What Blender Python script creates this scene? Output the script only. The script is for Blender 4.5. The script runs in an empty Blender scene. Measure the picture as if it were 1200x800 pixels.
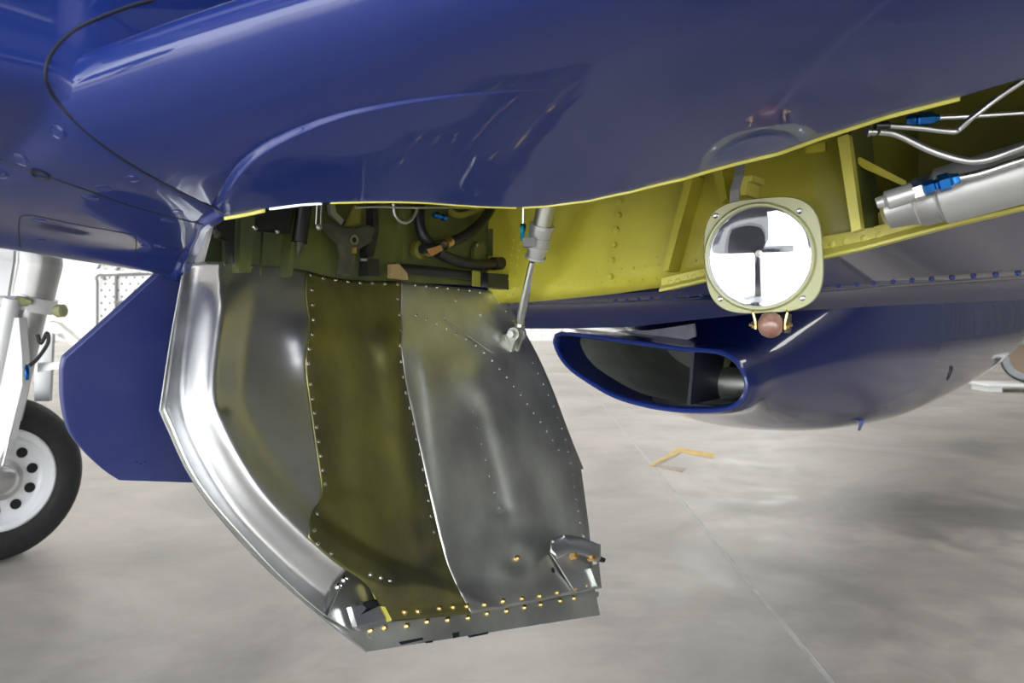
import bpy, bmesh, math, random
from mathutils import Vector, Matrix
from mathutils.bvhtree import BVHTree
random.seed(7)
scene = bpy.context.scene
COL = scene.collection

# ------------------------------------------------------------------ camera
FPX, HY, CZ = 960.0, 365.0, 1.0            # focal length in pixels, horizon row, eye height
cam_data = bpy.data.cameras.new('camera')
cam = bpy.data.objects.new('camera', cam_data)
COL.objects.link(cam)
cam.location = (0, 0, CZ)
cam.rotation_euler = (math.radians(90), 0, 0)
cam_data.sensor_fit = 'HORIZONTAL'
cam_data.sensor_width = 22.5
cam_data.lens = FPX * 22.5 / 1200
cam_data.shift_y = -(400 - HY) / 1200.0
cam_data.clip_start = 0.03
cam_data.clip_end = 400
cam_data.dof.use_dof = True
cam_data.dof.focus_distance = 1.3
cam_data.dof.aperture_fstop = 5.6
scene.camera = cam

# ------------------------------------------------------------------ world and exposure
world = bpy.data.worlds.new('overcast_sky')
scene.world = world
world.use_nodes = True
bg = world.node_tree.nodes['Background']
bg.inputs['Color'].default_value = (0.93, 0.97, 1.0, 1)
bg.inputs['Strength'].default_value = 8.0
sun_d = bpy.data.lights.new('sun', 'SUN')
sun_d.energy = 26
sun_d.angle = math.radians(4)
sun_d.color = (1.0, 0.97, 0.92)
sun = bpy.data.objects.new('sun', sun_d)
COL.objects.link(sun)
sun.rotation_euler = Vector((-0.25, 0.68, -0.69)).to_track_quat('-Z', 'Y').to_euler()
for _x in (-17, -8.5, 0, 8.5):                # long overhead fill lights, added to brighten the floor
    _d = bpy.data.lights.new('fill_light', 'AREA')
    _d.shape = 'RECTANGLE'; _d.size = 1.6; _d.size_y = 30
    _d.energy = 900; _d.color = (1.0, .985, .96)
    _o = bpy.data.objects.new('fill_light', _d)
    COL.objects.link(_o)
    _o.location = (_x, 10, 7.35)
for _x in (-15, -5, 5):                      # more fill, added to whiten the far wall
    _o = bpy.data.objects.new('fill_light', _d)
    COL.objects.link(_o)
    _o.location = (_x, 24.5, 7.3)
    _o.rotation_euler = (math.radians(35), 0, math.radians(90))
    _o.scale = (1, .3, 1)
scene.view_settings.view_transform = 'Standard'
scene.view_settings.look = 'None'
scene.view_settings.gamma = 1
scene.view_settings.exposure = -0.28

# ------------------------------------------------------------------ coordinate helpers
def A(a, n, z):
    """airplane axes (a = aft, n = towards the port wing tip) to world"""
    return Vector((.6 * a + .8 * n, .8 * a - .6 * n, z))
DA, DN, DZ = Vector((.6, .8, 0)), Vector((.8, -.6, 0)), Vector((0, 0, 1))
EYE = Vector((0, 0, CZ))
def ray(px, py):
    return Vector(((px - 600) / FPX, 1.0, (HY - py) / FPX))
def P(px, py, d):
    return EYE + ray(px, py) * d
def on_a(px, py, a):
    r = ray(px, py)
    return P(px, py, a / (.6 * r.x + .8))
def on_n(px, py, n):
    r = ray(px, py)
    return P(px, py, n / (.8 * r.x - .6))
def an(p):
    return .6 * p.x + .8 * p.y, .8 * p.x - .6 * p.y
def lerp(a, b, t):
    return a + (b - a) * t
def sstep(t):
    t = min(1, max(0, t))
    return t * t * (3 - 2 * t)
def interp(x, xs, ys):
    if x <= xs[0]:
        k = 0
        if len(xs) == 1: return ys[0]
    elif x >= xs[-1]:
        k = len(xs) - 2
    else:
        k = next(i for i in range(len(xs) - 1) if xs[i] <= x <= xs[i + 1])
    d = xs[k + 1] - xs[k]
    return ys[k] + (ys[k + 1] - ys[k]) * (x - xs[k]) / (d if abs(d) > 1e-9 else 1e-9)
def catmull(pts, per=8, closed=False):
    pts = [Vector(p) for p in pts]
    n = len(pts)
    out = []
    for i in range(n if closed else n - 1):
        if closed:
            p0, p1, p2, p3 = pts[i - 1], pts[i], pts[(i + 1) % n], pts[(i + 2) % n]
        else:
            p1, p2 = pts[i], pts[i + 1]
            p0 = pts[i - 1] if i else p1 * 2 - p2
            p3 = pts[i + 2] if i + 2 < n else p2 * 2 - p1
        for k in range(per):
            t = k / per
            out.append(.5 * ((2 * p1) + (p2 - p0) * t + (2 * p0 - 5 * p1 + 4 * p2 - p3) * t * t + (3 * p1 - p0 - 3 * p2 + p3) * t ** 3))
    if not closed:
        out.append(pts[-1])
    return out
def resample(pts, n, closed=False):
    pts = [Vector(p) for p in pts]
    if closed: pts = pts + [pts[0]]
    L = [0]
    for a, b in zip(pts, pts[1:]): L.append(L[-1] + (b - a).length)
    out = []
    m = n if closed else n - 1
    j = 0
    for i in range(n):
        t = L[-1] * i / m
        while j < len(L) - 2 and L[j + 1] < t: j += 1
        s = (t - L[j]) / max(1e-9, L[j + 1] - L[j])
        out.append(pts[j].lerp(pts[j + 1], min(1, max(0, s))))
    return out

# ------------------------------------------------------------------ materials
def nmat(name):
    m = bpy.data.materials.new(name)
    m.use_nodes = True
    nt = m.node_tree
    return m, nt, nt.nodes['Principled BSDF']
def mat(name, col, rough=.5, metal=0, coat=0, coat_rough=.03, noise=0, nscale=6, rnoise=0, bump=0, bscale=60, stretch=(1, 1, 1), col2=None, spec=None):
    m, nt, b = nmat(name)
    N, L = nt.nodes, nt.links
    b.inputs['Base Color'].default_value = (*col, 1)
    b.inputs['Roughness'].default_value = rough
    b.inputs['Metallic'].default_value = metal
    b.inputs['Coat Weight'].default_value = coat
    b.inputs['Coat Roughness'].default_value = coat_rough
    if spec is not None: b.inputs['Specular IOR Level'].default_value = spec
    if noise or rnoise or bump:
        geo = N.new('ShaderNodeNewGeometry')
        mp = N.new('ShaderNodeMapping')
        mp.inputs['Scale'].default_value = stretch
        L.new(geo.outputs['Position'], mp.inputs['Vector'])
    if noise or rnoise:
        nz = N.new('ShaderNodeTexNoise')
        nz.inputs['Scale'].default_value = nscale
        nz.inputs['Detail'].default_value = 6
        nz.inputs['Roughness'].default_value = .6
        L.new(mp.outputs['Vector'], nz.inputs['Vector'])
        if noise:
            rp = N.new('ShaderNodeValToRGB')
            rp.color_ramp.elements[0].position = .35
            rp.color_ramp.elements[1].position = .68
            c2 = col2 or tuple(c * (1 - noise) for c in col)
            rp.color_ramp.elements[0].color = (*c2, 1)
            rp.color_ramp.elements[1].color = (*col, 1)
            L.new(nz.outputs['Fac'], rp.inputs['Fac'])
            L.new(rp.outputs['Color'], b.inputs['Base Color'])
        if rnoise:
            mr = N.new('ShaderNodeMapRange')
            mr.inputs['From Min'].default_value = .3
            mr.inputs['From Max'].default_value = .7
            mr.inputs['To Min'].default_value = max(.02, rough - rnoise)
            mr.inputs['To Max'].default_value = rough + rnoise
            L.new(nz.outputs['Fac'], mr.inputs['Value'])
            L.new(mr.outputs['Result'], b.inputs['Roughness'])
    if bump:
        n2 = N.new('ShaderNodeTexNoise')
        n2.inputs['Scale'].default_value = bscale
        n2.inputs['Detail'].default_value = 3
        L.new(mp.outputs['Vector'], n2.inputs['Vector'])
        bp = N.new('ShaderNodeBump')
        bp.inputs['Strength'].default_value = bump
        bp.inputs['Distance'].default_value = .002
        L.new(n2.outputs['Fac'], bp.inputs['Height'])
        L.new(bp.outputs['Normal'], b.inputs['Normal'])
    return m
M = {}
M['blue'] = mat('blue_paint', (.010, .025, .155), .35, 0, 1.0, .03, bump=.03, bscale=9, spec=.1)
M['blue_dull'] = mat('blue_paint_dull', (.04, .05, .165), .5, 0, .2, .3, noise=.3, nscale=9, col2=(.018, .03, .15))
M['blue_shade'] = mat('blue_paint_shade', (.005, .012, .085), .35, 0, 1.0, .03, bump=.03, bscale=7, spec=.15)  # darker copy of the blue paint, with the low light underneath put in
for k in ('blue', 'blue_shade'): M[k].node_tree.nodes['Principled BSDF'].inputs['Coat IOR'].default_value = 1.52
M['seam'] = mat('seam_dark', (.004, .006, .02), .6)
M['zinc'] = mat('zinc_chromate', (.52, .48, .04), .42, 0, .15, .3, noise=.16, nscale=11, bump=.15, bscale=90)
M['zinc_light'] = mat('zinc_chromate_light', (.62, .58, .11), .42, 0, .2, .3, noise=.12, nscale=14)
M['zinc_shade'] = mat('zinc_chromate_shade', (.23, .225, .03), .5, 0, .1, .3, noise=.3, nscale=9)  # darker copy of the zinc, with the shade inside the bay put in
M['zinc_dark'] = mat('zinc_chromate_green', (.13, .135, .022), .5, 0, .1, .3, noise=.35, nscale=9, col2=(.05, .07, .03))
M['alu'] = mat('bare_aluminium', (.68, .69, .70), .38, 1, noise=.10, nscale=4, rnoise=.04, stretch=(3, 3, 9))
M['alu_bright'] = mat('bright_aluminium', (.80, .81, .82), .24, 1, rnoise=.05, nscale=9)
M['alu_grey'] = mat('grey_aluminium', (.70, .72, .665), .44, 1, noise=.3, nscale=9, rnoise=.06)
M['olive_metal'] = mat('green_tinted_aluminium', (.27, .265, .07), .40, .85, noise=.5, nscale=3.2, col2=(.12, .115, .07), rnoise=.04, stretch=(2.5, 2.5, 1.2))
M['steel'] = mat('steel', (.55, .55, .54), .28, 1)
M['silver_paint'] = mat('silver_paint', (.52, .53, .53), .36, .55, noise=.12, nscale=14)
M['white_metal'] = mat('white_enamel', (.80, .81, .82), .3, 0, .5, .1)
M['brass'] = mat('brass', (.80, .56, .22), .28, 1)
M['black'] = mat('black_rubber', (.012, .012, .014), .45, noise=.3, nscale=20)
M['blackbox'] = mat('black_enamel', (.01, .011, .013), .35)
M['tire'] = mat('tyre_rubber', (.022, .022, .023), .7, noise=.4, nscale=30, bump=.4, bscale=120)
M['anod_blue'] = mat('blue_anodised', (.02, .16, .50), .22, .9)
M['anod_teal'] = mat('teal_anodised', (.03, .32, .42), .25, .9)
M['olive'] = mat('olive_enamel', (.36, .37, .19), .38, 0, .3, .2)
M['wood'] = mat('tan_phenolic', (.33, .24, .11), .6, noise=.2, nscale=30)
M['orange'] = mat('orange_brown_enamel', (.36, .18, .06), .5)
M['roller'] = mat('mottled_brown_phenolic', (.20, .085, .06), .22, 0, .6, .08, noise=.6, nscale=55, col2=(.34, .20, .16))
M['casting'] = mat('dark_olive_casting', (.075, .075, .05), .55, .2, noise=.4, nscale=30)
M['duct'] = mat('duct_grey_green', (.30, .32, .29), .6, noise=.3, nscale=8)
M['wall'] = mat('white_wall_steel', (.84, .85, .86), .5)
M['wall_dark'] = mat('grey_blue_wall_steel', (.10, .11, .13), .5)
M['stand_grey'] = mat('stand_dark_grey', (.05, .052, .07), .5)
M['plate_grey'] = mat('violet_grey_metal', (.20, .20, .26), .55, .3, noise=.3, nscale=16)
M['dark_steel'] = mat('dark_frame_steel', (.20, .20, .20), .5)
M['ceil'] = mat('ceiling_liner', (.50, .50, .50), .8)
M['purlin'] = mat('roof_purlin', (.22, .20, .19), .6)
M['yellow_line'] = mat('yellow_floor_paint', (.74, .50, .09), .6, noise=.35, nscale=16, col2=(.50, .36, .16))
M['tape_brown'] = mat('worn_tape', (.36, .25, .14), .7, noise=.6, nscale=18, col2=(.42, .39, .34))
M['board'] = mat('white_board', (.75, .75, .74), .5)
M['grey_rubber'] = mat('grey_rubber', (.22, .24, .25), .6)
M['brown_rim'] = mat('brown_rim', (.18, .13, .09), .6)
M['asphalt'] = mat('apron_concrete', (.50, .49, .47), .8, noise=.2, nscale=.7)

def concrete():
    m, nt, b = nmat('polished_concrete')
    N, L = nt.nodes, nt.links
    geo = N.new('ShaderNodeNewGeometry')
    def noise(scale, detail, dist=0):
        n = N.new('ShaderNodeTexNoise')
        n.inputs['Scale'].default_value = scale
        n.inputs['Detail'].default_value = detail
        n.inputs['Roughness'].default_value = .62
        n.inputs['Distortion'].default_value = dist
        L.new(geo.outputs['Position'], n.inputs['Vector'])
        return n
    big, mid, fine = noise(.9, 7, .6), noise(4.5, 6, .4), noise(40, 4)
    r1 = N.new('ShaderNodeValToRGB')
    r1.color_ramp.elements[0].position, r1.color_ramp.elements[1].position = .36, .62
    r1.color_ramp.elements[0].color = (.275, .26, .235, 1)
    r1.color_ramp.elements[1].color = (.44, .408, .365, 1)
    L.new(big.outputs['Fac'], r1.inputs['Fac'])
    r2 = N.new('ShaderNodeValToRGB')
    r2.color_ramp.elements[0].position, r2.color_ramp.elements[1].position = .3, .66
    r2.color_ramp.elements[0].color = (.80, .80, .80, 1)
    r2.color_ramp.elements[1].color = (1.08, 1.08, 1.08, 1)
    L.new(mid.outputs['Fac'], r2.inputs['Fac'])
    mx = N.new('ShaderNodeMix'); mx.data_type = 'RGBA'; mx.blend_type = 'MULTIPLY'
    mx.inputs[0].default_value = 1
    L.new(r1.outputs['Color'], mx.inputs[6]); L.new(r2.outputs['Color'], mx.inputs[7])
    # large darker blots and a rusty patch with edges of their own
    def blot(cx, cy, rx, ry, col, strength, prev):
        mp = N.new('ShaderNodeMapping'); mp.vector_type = 'TEXTURE'
        mp.inputs['Location'].default_value = (cx, cy, 0)
        mp.inputs['Scale'].default_value = (rx, ry, 1)
        L.new(geo.outputs['Position'], mp.inputs['Vector'])
        ln = N.new('ShaderNodeVectorMath'); ln.operation = 'LENGTH'
        L.new(mp.outputs['Vector'], ln.inputs[0])
        ad = N.new('ShaderNodeMath'); ad.operation = 'MULTIPLY_ADD'
        L.new(mid.outputs['Fac'], ad.inputs[0]); ad.inputs[1].default_value = 1.6
        L.new(ln.outputs['Value'], ad.inputs[2])
        mr = N.new('ShaderNodeMapRange'); mr.interpolation_type = 'SMOOTHSTEP'
        mr.inputs['From Min'].default_value = 1.1; mr.inputs['From Max'].default_value = 2.0
        mr.inputs['To Min'].default_value = strength; mr.inputs['To Max'].default_value = 0
        L.new(ad.outputs['Value'], mr.inputs['Value'])
        m2 = N.new('ShaderNodeMix'); m2.data_type = 'RGBA'; m2.blend_type = 'MULTIPLY'
        L.new(mr.outputs['Result'], m2.inputs[0])
        L.new(prev, m2.inputs[6]); m2.inputs[7].default_value = (*col, 1)
        return m2.outputs[2]
    c = mx.outputs[2]
    c = blot(2.0, 4.1, .9, .6, (.62, .62, .63), .8, c)
    c = blot(1.6, 3.0, 1.3, .8, (.70, .71, .72), .7, c)
    c = blot(2.75, 3.75, .25, .35, (.95, .78, .62), .6, c)
    L.new(c, b.inputs['Base Color'])
    rr = N.new('ShaderNodeMapRange')
    rr.inputs['From Min'].default_value = .3; rr.inputs['From Max'].default_value = .7
    rr.inputs['To Min'].default_value = .30; rr.inputs['To Max'].default_value = .52
    L.new(mid.outputs['Fac'], rr.inputs['Value']); L.new(rr.outputs['Result'], b.inputs['Roughness'])
    bp = N.new('ShaderNodeBump'); bp.inputs['Strength'].default_value = .12; bp.inputs['Distance'].default_value = .003
    L.new(fine.outputs['Fac'], bp.inputs['Height']); L.new(bp.outputs['Normal'], b.inputs['Normal'])
    return m
M['concrete'] = concrete()
M['sealant'] = mat('joint_sealant', (.52, .52, .50), .6, noise=.25, nscale=12)
def glass():
    m, nt, b = nmat('lamp_glass')
    b.inputs['Base Color'].default_value = (.98, .99, 1, 1)
    b.inputs['Roughness'].default_value = .02
    b.inputs['Transmission Weight'].default_value = 1
    b.inputs['IOR'].default_value = 1.45
    return m
M['glass'] = glass()
M['mirror'] = mat('silvered_reflector', (.52, .53, .57), .01, 1)

# ------------------------------------------------------------------ object helpers
W = {}
def place(o, parent, origin):
    W[o.name] = origin.copy()
    if parent is not None:
        o.parent = parent
        o.location = origin - W[parent.name]
    else:
        o.location = origin
def tag(o, label=None, cat=None, group=None, kind=None):
    if label: o['label'] = label
    if cat: o['category'] = cat
    if group: o['group'] = group
    if kind: o['kind'] = kind
    return o
def obj(name, bm, m, parent=None, label=None, smooth=True, solid=0, subs=0, kind=None, origin=None, sharp=35):
    if origin is None:
        lo = Vector([min(v.co[i] for v in bm.verts) for i in range(3)])
        hi = Vector([max(v.co[i] for v in bm.verts) for i in range(3)])
        origin = (lo + hi) / 2
    me = bpy.data.meshes.new(name)
    bmesh.ops.translate(bm, verts=bm.verts, vec=-origin)
    bm.to_mesh(me)
    bm.free()
    for mm in (m if isinstance(m, (list, tuple)) else [m]):
        me.materials.append(M[mm])
    if smooth:
        me.polygons.foreach_set('use_smooth', [True] * len(me.polygons))
        try: me.set_sharp_from_angle(angle=math.radians(sharp))
        except Exception: pass
    me.update()
    o = bpy.data.objects.new(name, me)
    COL.objects.link(o)
    place(o, parent, origin)
    if solid:
        s = o.modifiers.new('thickness', 'SOLIDIFY')
        s.thickness = solid; s.offset = -1
    if subs:
        s = o.modifiers.new('smooth', 'SUBSURF'); s.levels = s.render_levels = subs
    tag(o, label, kind=kind)
    return o
def empty(name, loc, parent=None, label=None):
    o = bpy.data.objects.new(name, None)
    COL.objects.link(o)
    o.empty_display_size = .05
    place(o, parent, Vector(loc))
    tag(o, label)
    return o
def dup(o, name, origin, parent, rot=None):
    c = o.copy()
    c.name = name
    COL.objects.link(c)
    place(c, parent, Vector(origin))
    if rot is not None:
        c.rotation_mode = 'QUATERNION'; c.rotation_quaternion = rot
    return c
BM = bmesh.new
def frame_of(d):
    d = d.normalized()
    u = d.cross(Vector((0, 0, 1)))
    if u.length < 1e-4: u = d.cross(Vector((1, 0, 0)))
    u.normalize()
    return u, u.cross(d).normalized(), d
def ring(bm, c, u, v, r, seg, sx=1, sy=1, ph=0):
    return [bm.verts.new(c + u * (r * sx * math.cos(2 * math.pi * i / seg + ph)) + v * (r * sy * math.sin(2 * math.pi * i / seg + ph))) for i in range(seg)]
def bridge(bm, r1, r2):
    n = len(r1)
    for i in range(n):
        bm.faces.new((r1[i], r1[(i + 1) % n], r2[(i + 1) % n], r2[i]))
def tube(bm, pts, r, seg=10, caps=True):
    pts = [Vector(p) for p in pts]
    rs = r if isinstance(r, (list, tuple)) else [r] * len(pts)
    u = None
    prev = first = None
    for i, p in enumerate(pts):
        t = (pts[min(i + 1, len(pts) - 1)] - pts[max(i - 1, 0)]).normalized()
        if u is None: u, v, _ = frame_of(t)
        else:
            u = (u - t * u.dot(t)).normalized()
            v = u.cross(t).normalized()
        rg = ring(bm, p, u, v, rs[i], seg)
        if prev: bridge(bm, prev, rg)
        else: first = rg
        prev = rg
    if caps:
        bm.faces.new(first[::-1]); bm.faces.new(prev)
    return bm
def lathe(bm, o, d, prof, seg=32, ph=0, caps=True):
    """prof: list of (distance along d, radius)"""
    u, v, d = frame_of(d)
    prev = first = None
    for h, r in prof:
        rg = ring(bm, o + d * h, u, v, max(r, 1e-4), seg, ph=ph)
        if prev: bridge(bm, prev, rg)
        else: first = rg
        prev = rg
    if caps: bm.faces.new(first[::-1]); bm.faces.new(prev)
    return bm
def box(bm, c, x, y, z):
    """c centre, x y z half-extent vectors"""
    vs = [bm.verts.new(c + x * i + y * j + z * k) for k in (-1, 1) for j in (-1, 1) for i in (-1, 1)]
    for f in ((0, 2, 3, 1), (4, 5, 7, 6), (0, 1, 5, 4), (2, 6, 7, 3), (0, 4, 6, 2), (1, 3, 7, 5)):
        bm.faces.new([vs[i] for i in f])
    return bm
def abox(bm, a0, a1, n0, n1, z0, z1):
    return box(bm, A((a0 + a1) / 2, (n0 + n1) / 2, (z0 + z1) / 2), DA * ((a1 - a0) / 2), DN * ((n1 - n0) / 2), DZ * ((z1 - z0) / 2))
def wbox(bm, x0, x1, y0, y1, z0, z1):
    return box(bm, Vector(((x0 + x1) / 2, (y0 + y1) / 2, (z0 + z1) / 2)), Vector(((x1 - x0) / 2, 0, 0)), Vector((0, (y1 - y0) / 2, 0)), Vector((0, 0, (z1 - z0) / 2)))
def prism(bm, pts, vec):
    lo = [bm.verts.new(p) for p in pts]
    hi = [bm.verts.new(p + vec) for p in pts]
    n = len(pts)
    bm.faces.new(lo[::-1]); bm.faces.new(hi)
    for i in range(n):
        bm.faces.new((lo[i], lo[(i + 1) % n], hi[(i + 1) % n], hi[i]))
    bmesh.ops.recalc_face_normals(bm, faces=bm.faces)
    return bm
def grid(bm, rows, closed=False):
    vs = [[bm.verts.new(p) for p in r] for r in rows]
    for r1, r2 in zip(vs, vs[1:]):
        m = len(r1)
        for i in range(m if closed else m - 1):
            bm.faces.new((r1[i], r1[(i + 1) % m], r2[(i + 1) % m], r2[i]))
    return vs
def dome(bm, p, nrm, r, h=.5, seg=8):
    u, v, d = frame_of(nrm)
    r0 = ring(bm, p - d * r * .2, u, v, r, seg)
    r1 = ring(bm, p + d * r * h * .6, u, v, r * .82, seg)
    r2 = ring(bm, p + d * r * h, u, v, r * .4, seg)
    bridge(bm, r0, r1); bridge(bm, r1, r2); bm.faces.new(r2)
    return bm
def bevel(bm, w, seg=2):
    bmesh.ops.bevel(bm, geom=[e for e in bm.edges], offset=w, segments=seg, affect='EDGES', profile=.5)
    return bm
def bvh_of(bm):
    return BVHTree.FromBMesh(bm)
def hit(bvhs, px, py):
    best = None
    r = ray(px, py)
    for b in (bvhs if isinstance(bvhs, (list, tuple)) else [bvhs]):
        loc, nrm, i, d = b.ray_cast(EYE, r.normalized())
        if loc is not None and (best is None or d < best[2]):
            best = (loc, nrm if nrm.dot(r) < 0 else -nrm, d)
    return best
def px_line(pts, step):
    """points along a pixel polyline every «step» pixels"""
    q = [Vector((p[0], p[1], 0)) for p in pts]
    L = sum((b - a).length for a, b in zip(q, q[1:]))
    return [(p.x, p.y) for p in resample(q, max(2, int(round(L / step)) + 1))]

# ================================================================== SETTING
def structure(name, bm, m, parent=None, **k):
    o = obj(name, bm, m, parent, smooth=False, **k)
    if parent is None: o['kind'] = 'structure'
    return o
floor = empty('floor', (0, 0, 0)); floor['kind'] = 'structure'
rotf = Matrix.Rotation(-.0167, 3, 'Z')
bm = wbox(BM(), -25, 19, -9, 28.5, -.30, -.0015)
structure('joint_sealant', bm, 'sealant', floor)
xs = [-25, -17.45, -12.85, -8.25, -3.65, .825, 5.45, 10.05, 14.65, 19]
ys = [-9, 2.05, 11.4, 20.6, 28.5]
g = .006
for i in range(len(xs) - 1):
    for j in range(len(ys) - 1):
        bm = wbox(BM(), xs[i] + g, xs[i + 1] - g, ys[j] + g, ys[j + 1] - g, -.25, 0)
        bmesh.ops.bevel(bm, geom=[e for e in bm.edges if all(v.co.z > -.01 for v in e.verts)], offset=.003, segments=1, affect='EDGES')
        for v in bm.verts: v.co = rotf @ v.co
        structure('slab', bm, 'concrete', floor)
structure('ground', wbox(BM(), -120, 120, -140, -9.0, -.35, -.02), 'asphalt')
def corrugated(x0, y0, x1, y1, z0, z1, pitch=.36, depth=.04):
    bm = BM()
    p0, p1 = Vector((x0, y0, 0)), Vector((x1, y1, 0))
    L = (p1 - p0).length; t = (p1 - p0) / L; nn = Vector((-t.y, t.x, 0))
    n = int(L / pitch)
    pr = []
    for i in range(n):
        s = i * pitch
        pr += [(s, 0), (s + pitch * .55, 0), (s + pitch * .65, depth), (s + pitch * .9, depth)]
    pr.append((L, 0))
    grid(bm, [[p0 + t * s + nn * h + DZ * z for s, h in pr] for z in (z0, z1)])
    return bm
structure('wall_back', corrugated(19, 28, -25, 28, 0, 8), 'wall')
structure('wall_left', corrugated(-25, 28, -25, 6, 0, 8), 'wall')
structure('wall_right', corrugated(19, -9, 19, 28, 0, 8), 'wall_dark')
structure('wall_front', corrugated(8, -9, 19, -9, 0, 8), 'wall')
structure('ceiling', wbox(BM(), -25, 19, -9, 28, 8, 8.15), 'ceil')
bm = BM()
for y in (-8.8, -4.5, 0, 4.5, 9, 13.5, 18, 22.5, 27):
    wbox(bm, -25, 19, y - .12, y + .12, 7.4, 7.98)
structure('trim_1', bm, 'purlin')
bm = BM()
for x in range(-24, 19, 2):
    wbox(bm, x - .05, x + .05, -9, 28, 7.75, 7.99)
structure('trim_2', bm, 'purlin')
bm = BM(); wbox(bm, -25, 8, -9.2, -8.8, 6.3, 8)
structure('trim_3', bm, 'wall')
bm = BM()
for x in (-25, -13.5, 8):
    wbox(bm, x - .15, x + .15, -9.2, -8.9, 0, 6.3)
structure('trim_4', bm, 'dark_steel')

# ================================================================== AIRPLANE
ROOT = Vector((.0, 1.9, 0))
plane = empty('airplane', ROOT)
tag(plane, 'glossy blue propeller airplane seen from under its wing, wheel bay open and gear doors hanging', 'airplane')

# ---- wing surface, in airplane axes
def table(pts):
    q = catmull([(x, y, 0) for x, y in pts], 10)
    xs_, ys_ = [p.x for p in q], [p.y for p in q]
    return lambda x: interp(x, xs_, ys_)
a_le = table([(-1.1, .235), (-.95, .245), (-.82, .268), (-.724, .3155), (-.64, .365), (-.55, .42), (-.45, .465), (-.3, .49), (0, .50), (.5, .51), (3, .55)])
z_le = table([(-1.1, 1.175), (-.95, 1.178), (-.82, 1.18), (-.724, 1.1895), (-.64, 1.217), (-.55, 1.246), (-.45, 1.268), (-.3, 1.285), (0, 1.30), (.5, 1.33), (3, 1.45)])
def z_base(a, n):
    s = max(0, a - a_le(n))
    z = z_le(n) - .055 * math.tanh(.24 * math.sqrt(s) / .055)
    # straight run from the nose down to the cutout
    z -= (.10 + .42 * max(0, z_le(n) - 1.19)) * s
    z -= .022 * math.exp(-(max(0, n + .95) / .13) ** 2) * sstep((a - .35) / .1)
    return z
def solve(px, py, f):
    r = ray(px, py)
    def gap(d):
        p = EYE + r * d
        a, n = an(p)
        return p.z - f(a, n)
    lo, hi = None, None
    d = .2
    pg = None
    while d < 3:
        p = EYE + r * d
        a, n = an(p)
        if a > a_le(n) + .0004:
            gg = gap(d)
            if pg is not None and pg[1] < 0 <= gg:
                lo, hi = pg[0], d
                break
            pg = (d, gg)
            if gg >= 0 and lo is None:
                lo = hi = d
                break
        d += .004
    if lo is None: return None
    for _ in range(30):
        m = (lo + hi) / 2
        if gap(m) < 0: lo = m
        else: hi = m
    return EYE + r * lo
FOLD = []
for px, py, _z in catmull([(246, 262, 0), (250, 248, 0), (258, 228, 0), (270, 205, 0), (285, 187, 0), (310, 168, 0), (350, 149, 0), (400, 132, 0), (460, 120, 0), (520, 112, 0), (570, 108, 0)], 4):
    p = solve(px, py, z_base)
    a, n = an(p); FOLD.append((n, a))
FOLD.sort()
FN, FA = [f[0] for f in FOLD], [f[1] for f in FOLD]
def bump_amt(a, n):
    nn = min(max(n, FN[0] - .2), FN[-1] + .6)
    af = interp(nn, FN, FA)
    sl = (interp(nn + .02, FN, FA) - interp(nn - .02, FN, FA)) / .04
    dist = (a - af) / math.sqrt(1 + sl * sl)
    amp = .0125 * (1 - .72 * sstep((n - FN[0] - .05) / (FN[-1] - FN[0] - .1))) * (1 - sstep((n - FN[-1] + .10) / .16))
    return amp * sstep((dist + .0009) / .0018)
def z_wing(a, n):
    return z_base(a, n) - bump_amt(a, n)
CUT_PX = [(262, 254), (280, 251), (312, 244), (350, 239), (375, 237.5), (425, 236), (470, 236), (500, 237), (530, 239.5), (570, 242), (605, 243), (640, 241), (690, 234.5), (740, 223.5), (800, 208.5), (912, 178.5), (960, 161), (1040, 135), (1126, 113), (1200, 91)]
CUT = []
for px, py in CUT_PX:
    p = solve(px, py, z_wing); a, n = an(p); CUT.append((n, a))
CUT.sort()
CN, CA = [c[0] for c in CUT], [c[1] for c in CUT]
def a_cut(n): return interp(n, CN, CA)
JP = []
for px, py in ((262, 249), (215, 225), (160, 195), (120, 168), (90, 143), (70, 121), (57, 104)):
    p = solve(px, py, z_base)
    if p is not None:
        a, n = an(p); JP.append((a, n))
JP.sort()
JA, JN = [j[0] for j in JP], [j[1] for j in JP]
def n_joint(a): return interp(max(a, JA[0]), JA, JN)

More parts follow.
